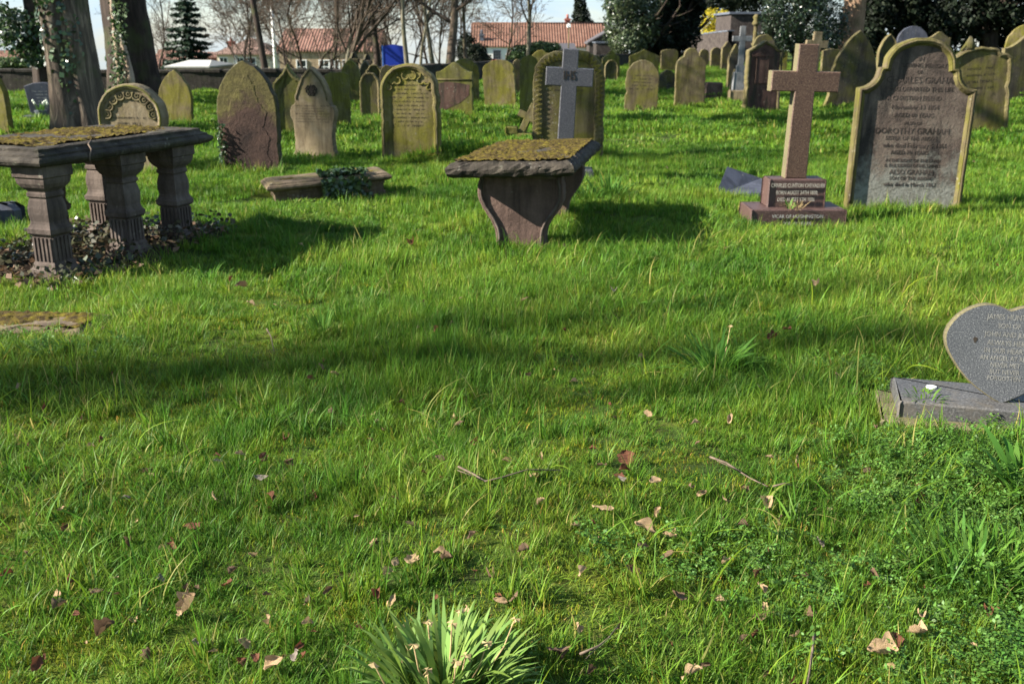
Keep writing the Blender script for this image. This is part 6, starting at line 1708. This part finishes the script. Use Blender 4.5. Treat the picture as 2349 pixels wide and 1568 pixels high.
def planting():
    # spruce beyond the wall
    Y = 62; x = P(432, 100, Y)[0]; s = mpp(Y)
    spruce('dark spruce tree standing alone beyond the wall between the old trunks and the bungalow', x, Y, P(432, -60, Y)[2] - g1(x, Y), 62 * s, 3)
    # evergreens on the right
    b0 = (P(1480, 120, 58)[0], 58)
    leafy_mass('ivy_covered_tree', 'broad evergreen smothered in pale-flecked ivy, right of the white house', [px_blob(b0, 1424, 60, 38, 62, 57), px_blob(b0, 1430, 0, 48, 55, 57), px_blob(b0, 1440, 100, 38, 34, 56.5), px_blob(b0, 1470, 50, 42, 60, 57), px_blob(b0, 1480, -30, 60, 50, 58)], 15000, .13, 'ivytree', b0, 51, trunk=(.35, 7), tint=(.35, 1.7))
    b0 = (P(1545, 120, 60)[0], 60)
    leafy_mass('yew_tree', 'dark yew crown hanging low, just left of the yellow shrub', [px_blob(b0, 1535, 40, 50, 70, 60), px_blob(b0, 1500, 90, 46, 44, 59), px_blob(b0, 1560, 80, 44, 50, 60), px_blob(b0, 1560, -10, 55, 50, 60), px_blob(b0, 1596, 20, 24, 40, 60)], 15000, .21, 'yew', b0, 52, trunk=(.4, 7), shell=.7)
    b0 = (P(1640, 60, 76)[0], 76)
    leafy_mass('flowering_shrub', 'bright yellow flowering shrub glowing above the rubble wall', [px_blob(b0, 1628, 48, 26, 26, 76), px_blob(b0, 1652, 62, 26, 16, 76), px_blob(b0, 1640, 80, 34, 18, 76), px_blob(b0, 1660, 40, 14, 16, 77)], 7000, .10, 'forsythia', b0, 53, cat='shrub', trunk=(.06, 2.6))
    b0 = (P(1670, 40, 82)[0], 82)
    leafy_mass('yew_tree', 'dark brownish yew spreading above the yellow shrub and the flat-topped building', [px_blob(b0, 1640, 6, 60, 26, 82), px_blob(b0, 1710, 2, 70, 34, 82), px_blob(b0, 1670, -40, 110, 40, 83), px_blob(b0, 1600, -30, 60, 50, 83)], 12000, .2, 'yew', b0, 54, trunk=(.4, 9), shell=.7)
    b0 = (P(1830, 120, 44)[0], 44)
    leafy_mass('holly_tree', 'glossy-leaved holly thicket behind the head of the red granite cross', [px_blob(b0, 1790, 60, 46, 66, 44), px_blob(b0, 1850, 50, 58, 72, 44), px_blob(b0, 1905, 60, 40, 60, 45), px_blob(b0, 1770, 100, 34, 40, 44), px_blob(b0, 1880, 98, 46, 30, 44), px_blob(b0, 1830, -20, 90, 50, 45)], 17000, .105, 'holly', b0, 55, trunk=(.25, 5), tint=(.3, 1.6), shell=.6)
    x, y = P(1944, 120, 46)[0], 46; s = mpp(y)
    big_trunk('forked_tree', 'smooth sunlit brown forked trunk rising behind the swept dark headstone', x, y, 34 * s, 20 * s, 4.6, 'bark_brown', 9, lean=(.05, 0), flare=1.2, lobes=3)
    b0 = (P(2060, 100, 50)[0], 50)
    leafy_mass('yew_tree', 'big black-green yew filling the top right corner, left half', [px_blob(b0, 2010, 40, 62, 76, 50), px_blob(b0, 2080, 20, 70, 70, 50), px_blob(b0, 2140, 60, 70, 66, 50), px_blob(b0, 2050, -40, 120, 50, 51), px_blob(b0, 1990, 100, 40, 40, 49)], 19000, .21, 'yew', b0, 56, trunk=(.5, 6), shell=.75,  group='black-green yews at the top right')
    b0 = (P(2270, 100, 48)[0], 48)
    leafy_mass('yew_tree', 'big black-green yew filling the top right corner, right half with bare trunks showing', [px_blob(b0, 2200, 50, 66, 70, 48), px_blob(b0, 2290, 20, 80, 56, 48), px_blob(b0, 2360, 50, 70, 80, 49), px_blob(b0, 2260, -40, 130, 50, 49), px_blob(b0, 2440, 40, 90, 110, 49), px_blob(b0, 2330, 110, 60, 50, 50)], 19000, .21, 'yew', b0, 57, trunk=(.5, 6), shell=.75, group='black-green yews at the top right')
    b0 = (P(2560, 100, 44)[0], 44)
    leafy_mass('yew_tree', 'yew beyond the right edge of the picture', [px_blob(b0, 2560, 40, 110, 110, 44), px_blob(b0, 2640, 20, 100, 110, 44)], 6000, .2, 'yew', b0, 58, trunk=(.5, 6))
    # shrubs
    b0 = (P(1225, 120, 66)[0], 66)
    leafy_mass('green_bush', 'rounded bright green bush before the white house', [px_blob(b0, 1200, 120, 34, 16, 66), px_blob(b0, 1245, 112, 40, 16, 66), px_blob(b0, 1185, 132, 24, 14, 65)], 5000, .13, 'laurel', b0, 61, cat='bush', group='bushes along the wall')
    b0 = (P(1090, 150, 46)[0], 46)
    leafy_mass('dark_bush', 'dark tangled bush between the leaning pale tree and the arched golden headstone', [px_blob(b0, 1095, 135, 26, 34, 46), px_blob(b0, 1070, 120, 22, 44, 47), px_blob(b0, 1112, 150, 22, 26, 45)], 5000, .10, 'yew', b0, 62, cat='bush', group='bushes along the wall')
    b0 = (P(30, 140, 33)[0], 33)
    leafy_mass('hedge', 'clipped green hedge topping the wall at the far left', [px_blob(b0, 20, 146, 60, 14, 33, .4), px_blob(b0, 90, 142, 40, 16, 33, .5), px_blob(b0, -60, 144, 60, 16, 33, .4)], 4500, .08, 'laurel', b0, 63, cat='hedge')
    b0 = (P(262, 150, 31)[0], 31)
    leafy_mass('green_bush', 'small bright green bush seen between the two big trunks', [px_blob(b0, 258, 140, 14, 22, 31), px_blob(b0, 246, 200, 10, 12, 30.9)], 1200, .08, 'laurel', b0, 64, cat='bush', group='bushes along the wall')
    # tall narrow conifer far behind the roofs
    b0 = (P(1333, 60, 150)[0], 150)
    leafy_mass('cypress_tree', 'dark narrow conifer far behind the ridge of the orange roof', [px_blob(b0, 1331, 12, 14, 20, 150), px_blob(b0, 1332, 38, 20, 22, 150), px_blob(b0, 1336, 60, 26, 20, 150)], 2600, .35, 'yew', b0, 65, trunk=(.2, 6))
planting()

def bare_trees():
    BT = bare_tree; MINR[0] = .008
    def at(px, Y): return P(px, 150, Y)[0]
    BT('dark straight bare tree with one big fork, beside the white pole', at(607, 36), 36, 9, .13, 2, start=.28, kids=(12, 6, 5, 4), lean=(0, 0), ang=.7, mat='bark_dark', ratio=.42, maxl=4)
    x = at(795, 40)
    BT('fan of many bare stems spreading from one low base behind the fleuron stone', x, 40, 2.0, .16, 3, kids=(13, 7, 5, 4), ang=.42, ratio=2.1, start=.35, up=.06, mat='bark_grey')
    BT('bare pollard tree with a knobbly head and wide drooping limbs, left of the blue board', at(868, 42), 42, 4.6, .17, 7, kids=(12, 7, 5, 4), ang=1.0, ratio=.9, start=.55, up=.03)
    BT('slim bare tree whose limbs sweep upwards, right against the blue board', at(936, 37), 37, 6.5, .10, 8, kids=(15, 6, 5, 4), ang=.55, ratio=.55, start=.26, up=.12, mat='bark_grey', wander=.05)
    BT('leaning bare tree with a pale sunlit bark, right of the blue board', at(1030, 39), 39, 8, .2, 9, kids=(10, 6, 6, 4), ang=.95, ratio=.5, start=.22, lean=(.12, 0), mat='bark_pale')
    BT('thin pale straight bare trunk next to the leaning one', at(1072, 41), 41, 7, .085, 10, kids=(10, 6, 5, 4), ang=1.0, ratio=.6, start=.4, mat='bark_pale', up=.02)
    BT('young bare tree with thin rising limbs before the orange roof', at(1211, 52), 52, 7.5, .12, 12, kids=(13, 6, 5, 4), ang=.85, ratio=.5, start=.3, mat='bark_grey')
    BT('slender bare sapling between the blue board and the leaning tree', at(962, 46), 46, 7, .08, 13, kids=(12, 6, 5, 3), ang=.6, ratio=.45, start=.25, mat='bark_grey')
    BT('crooked bare tree just left of the leaning pale one', at(992, 44), 44, 6, .12, 14, kids=(10, 6, 5, 4), ang=.9, ratio=.5, start=.3, mat='bark_grey')
    for i, (px, Y, H, lab) in enumerate(((545, 66, 11, 'round bare tree crown filling the gap above the bungalow'), (660, 58, 10, 'bare tree with fine twigs behind the white pole'), (725, 62, 11, 'bare tree with fine twigs before the left end of the stone house'), (770, 78, 13, 'bare tree towering over the middle of the stone house'), (836, 66, 12, 'bare tree with fine twigs over the right end of the stone house'), (905, 72, 13, 'tall bare tree straight above the blue board'), (985, 64, 12, 'tall bare tree behind the crooked one'), (1050, 80, 13, 'tall bare tree left of the white house'), (345, 70, 12, 'bare tree whose twigs reach out behind the huge dark trunk'), (1440, 120, 12, 'faint bare tree far right of the narrow conifer'), (20, 80, 6, 'faint low bare tree over the red roof at the far left'), (700, 44, 8, 'thicket-like bare tree low behind the red-brown gothic stone'), (1160, 60, 9, 'bare tree with hanging twigs over the left of the orange roof'), (580, 48, 7, 'bushy bare tree between the dark-trunked tree and the bungalow'), (750, 50, 8, 'bushy bare tree behind the fan of stems'), (880, 54, 8, 'bushy bare tree behind the pollard'), (1010, 52, 8, 'bushy bare tree at the foot of the leaning pale one'), (690, 70, 9, 'twiggy bare tree over the left roof edge of the stone house'), (950, 62, 9, 'twiggy bare tree immediately right of the blue board'))):
        BT(lab, at(px, Y), Y, H * .85, .006 * H + .012, 30 + i, kids=(17, 8, 5, 3), maxl=4, ang=.7, ratio=.5, start=.07, up=.07, wander=.3, mat='bark_dark', group='distant bare trees')
    # trees beside and behind the photographer, out of frame: they throw the bands of shade across the lawn
    SH = ((-38, -.35, 25, .42, 61), (-30, -1.4, 17, .22, 72), (-27, 7.4, 18, .36, 63), (-24, 12.4, 15, .36, 64), (-26, 18.5, 15, .4, 65), (-17, 25.2, 13, .4, 68))
    for i, (x, y, H, r, sd) in enumerate(SH):
        BT(('bare lime tree', 'bare ash tree', 'bare beech tree', 'bare oak tree', 'bare elm tree', 'bare maple tree')[i] + ' outside the picture that shades the lawn', x, y, H, r, sd, kids=((8, 5, 3) if i == 0 else (6, 4, 3) if i == 1 else (11, 6, 4, 3)), maxl=(2 if i == 1 else 3), ang=.7, ratio=.36, start=.5, wander=.05, group='shade trees outside the picture')
bare_trees()

# ================================================================== LEAVES, TURF
build_leaves()
leaf_fragments()
build_twigs()
build_cover()
build_grass()

# ================================================================== LIGHT, SKY, CAMERA
def sky_and_sun():
    w = bpy.data.worlds.new('World'); SC.world = w; w.use_nodes = True
    t = w.node_tree; t.nodes.clear(); N = t.nodes.new; Lk = t.links.new
    sky = N('ShaderNodeTexSky'); sky.sky_type = 'NISHITA'; sky.sun_disc = False
    sky.sun_elevation = SUN_EL; sky.sun_rotation = R(270) - SUN_AZ
    sky.air_density = 1.0; sky.dust_density = .2; sky.ozone_density = 3.0
    tc = N('ShaderNodeTexCoord'); mp = N('ShaderNodeMapping'); mp.inputs['Scale'].default_value = (1.0, 1.0, 3.2)
    Lk(tc.outputs['Generated'], mp.inputs['Vector'])
    nz = N('ShaderNodeTexNoise'); nz.inputs['Scale'].default_value = 4.5; nz.inputs['Detail'].default_value = 9; nz.inputs['Roughness'].default_value = .62; nz.inputs['Distortion'].default_value = .4
    Lk(mp.outputs[0], nz.inputs['Vector'])
    rp = N('ShaderNodeValToRGB'); rp.color_ramp.elements[0].position = .43; rp.color_ramp.elements[1].position = .66; rp.color_ramp.elements[0].color = (.25, .25, .25, 1)
    rp.color_ramp.elements[1].color = (.9, .9, .9, 1)
    Lk(nz.outputs['Fac'], rp.inputs['Fac'])
    mx = N('ShaderNodeMix', ); mx.data_type = 'RGBA'
    Lk(rp.outputs[0], mx.inputs[0]); Lk(sky.outputs[0], mx.inputs[6]); mx.inputs[7].default_value = (3.4, 4.75, 6.3, 1)
    bg = N('ShaderNodeBackground'); bg.inputs['Strength'].default_value = SKY
    Lk(mx.outputs[2], bg.inputs['Color'])
    o = N('ShaderNodeOutputWorld'); Lk(bg.outputs[0], o.inputs['Surface'])
    L = bpy.data.lights.new('sun', 'SUN'); L.energy = SUN; L.angle = R(.5); L.color = (1.0, .935, .82)
    ob = bpy.data.objects.new('sun', L); COL.objects.link(ob)
    d = Vector((math.cos(SUN_EL) * math.cos(SUN_AZ), math.cos(SUN_EL) * math.sin(SUN_AZ), -math.sin(SUN_EL)))
    ob.rotation_euler = d.to_track_quat('-Z', 'Y').to_euler(); ob.location = (-30, -6, 20)
SKY, SUN, EXPO = .05, 5.0, 1.85
sky_and_sun()

cam = bpy.data.cameras.new('camera'); cam.lens = 35; cam.sensor_width = 36; cam.clip_start = .05; cam.clip_end = 3000
cam.dof.use_dof = True; cam.dof.focus_distance = 3.3; cam.dof.aperture_fstop = 5.6
co = bpy.data.objects.new('camera', cam); COL.objects.link(co)
co.location = (0, 0, HC); co.rotation_euler = (math.pi / 2 - PITCH, 0, 0)
SC.camera = co
SC.view_settings.view_transform = 'Standard'; SC.view_settings.look = 'None'
SC.view_settings.exposure = EXPO; SC.view_settings.gamma = 1.0
SC.cycles.max_bounces = 6; SC.cycles.diffuse_bounces = 3; SC.cycles.transmission_bounces = 3; SC.cycles.transparent_max_bounces = 4
SC.cycles.use_denoising = True
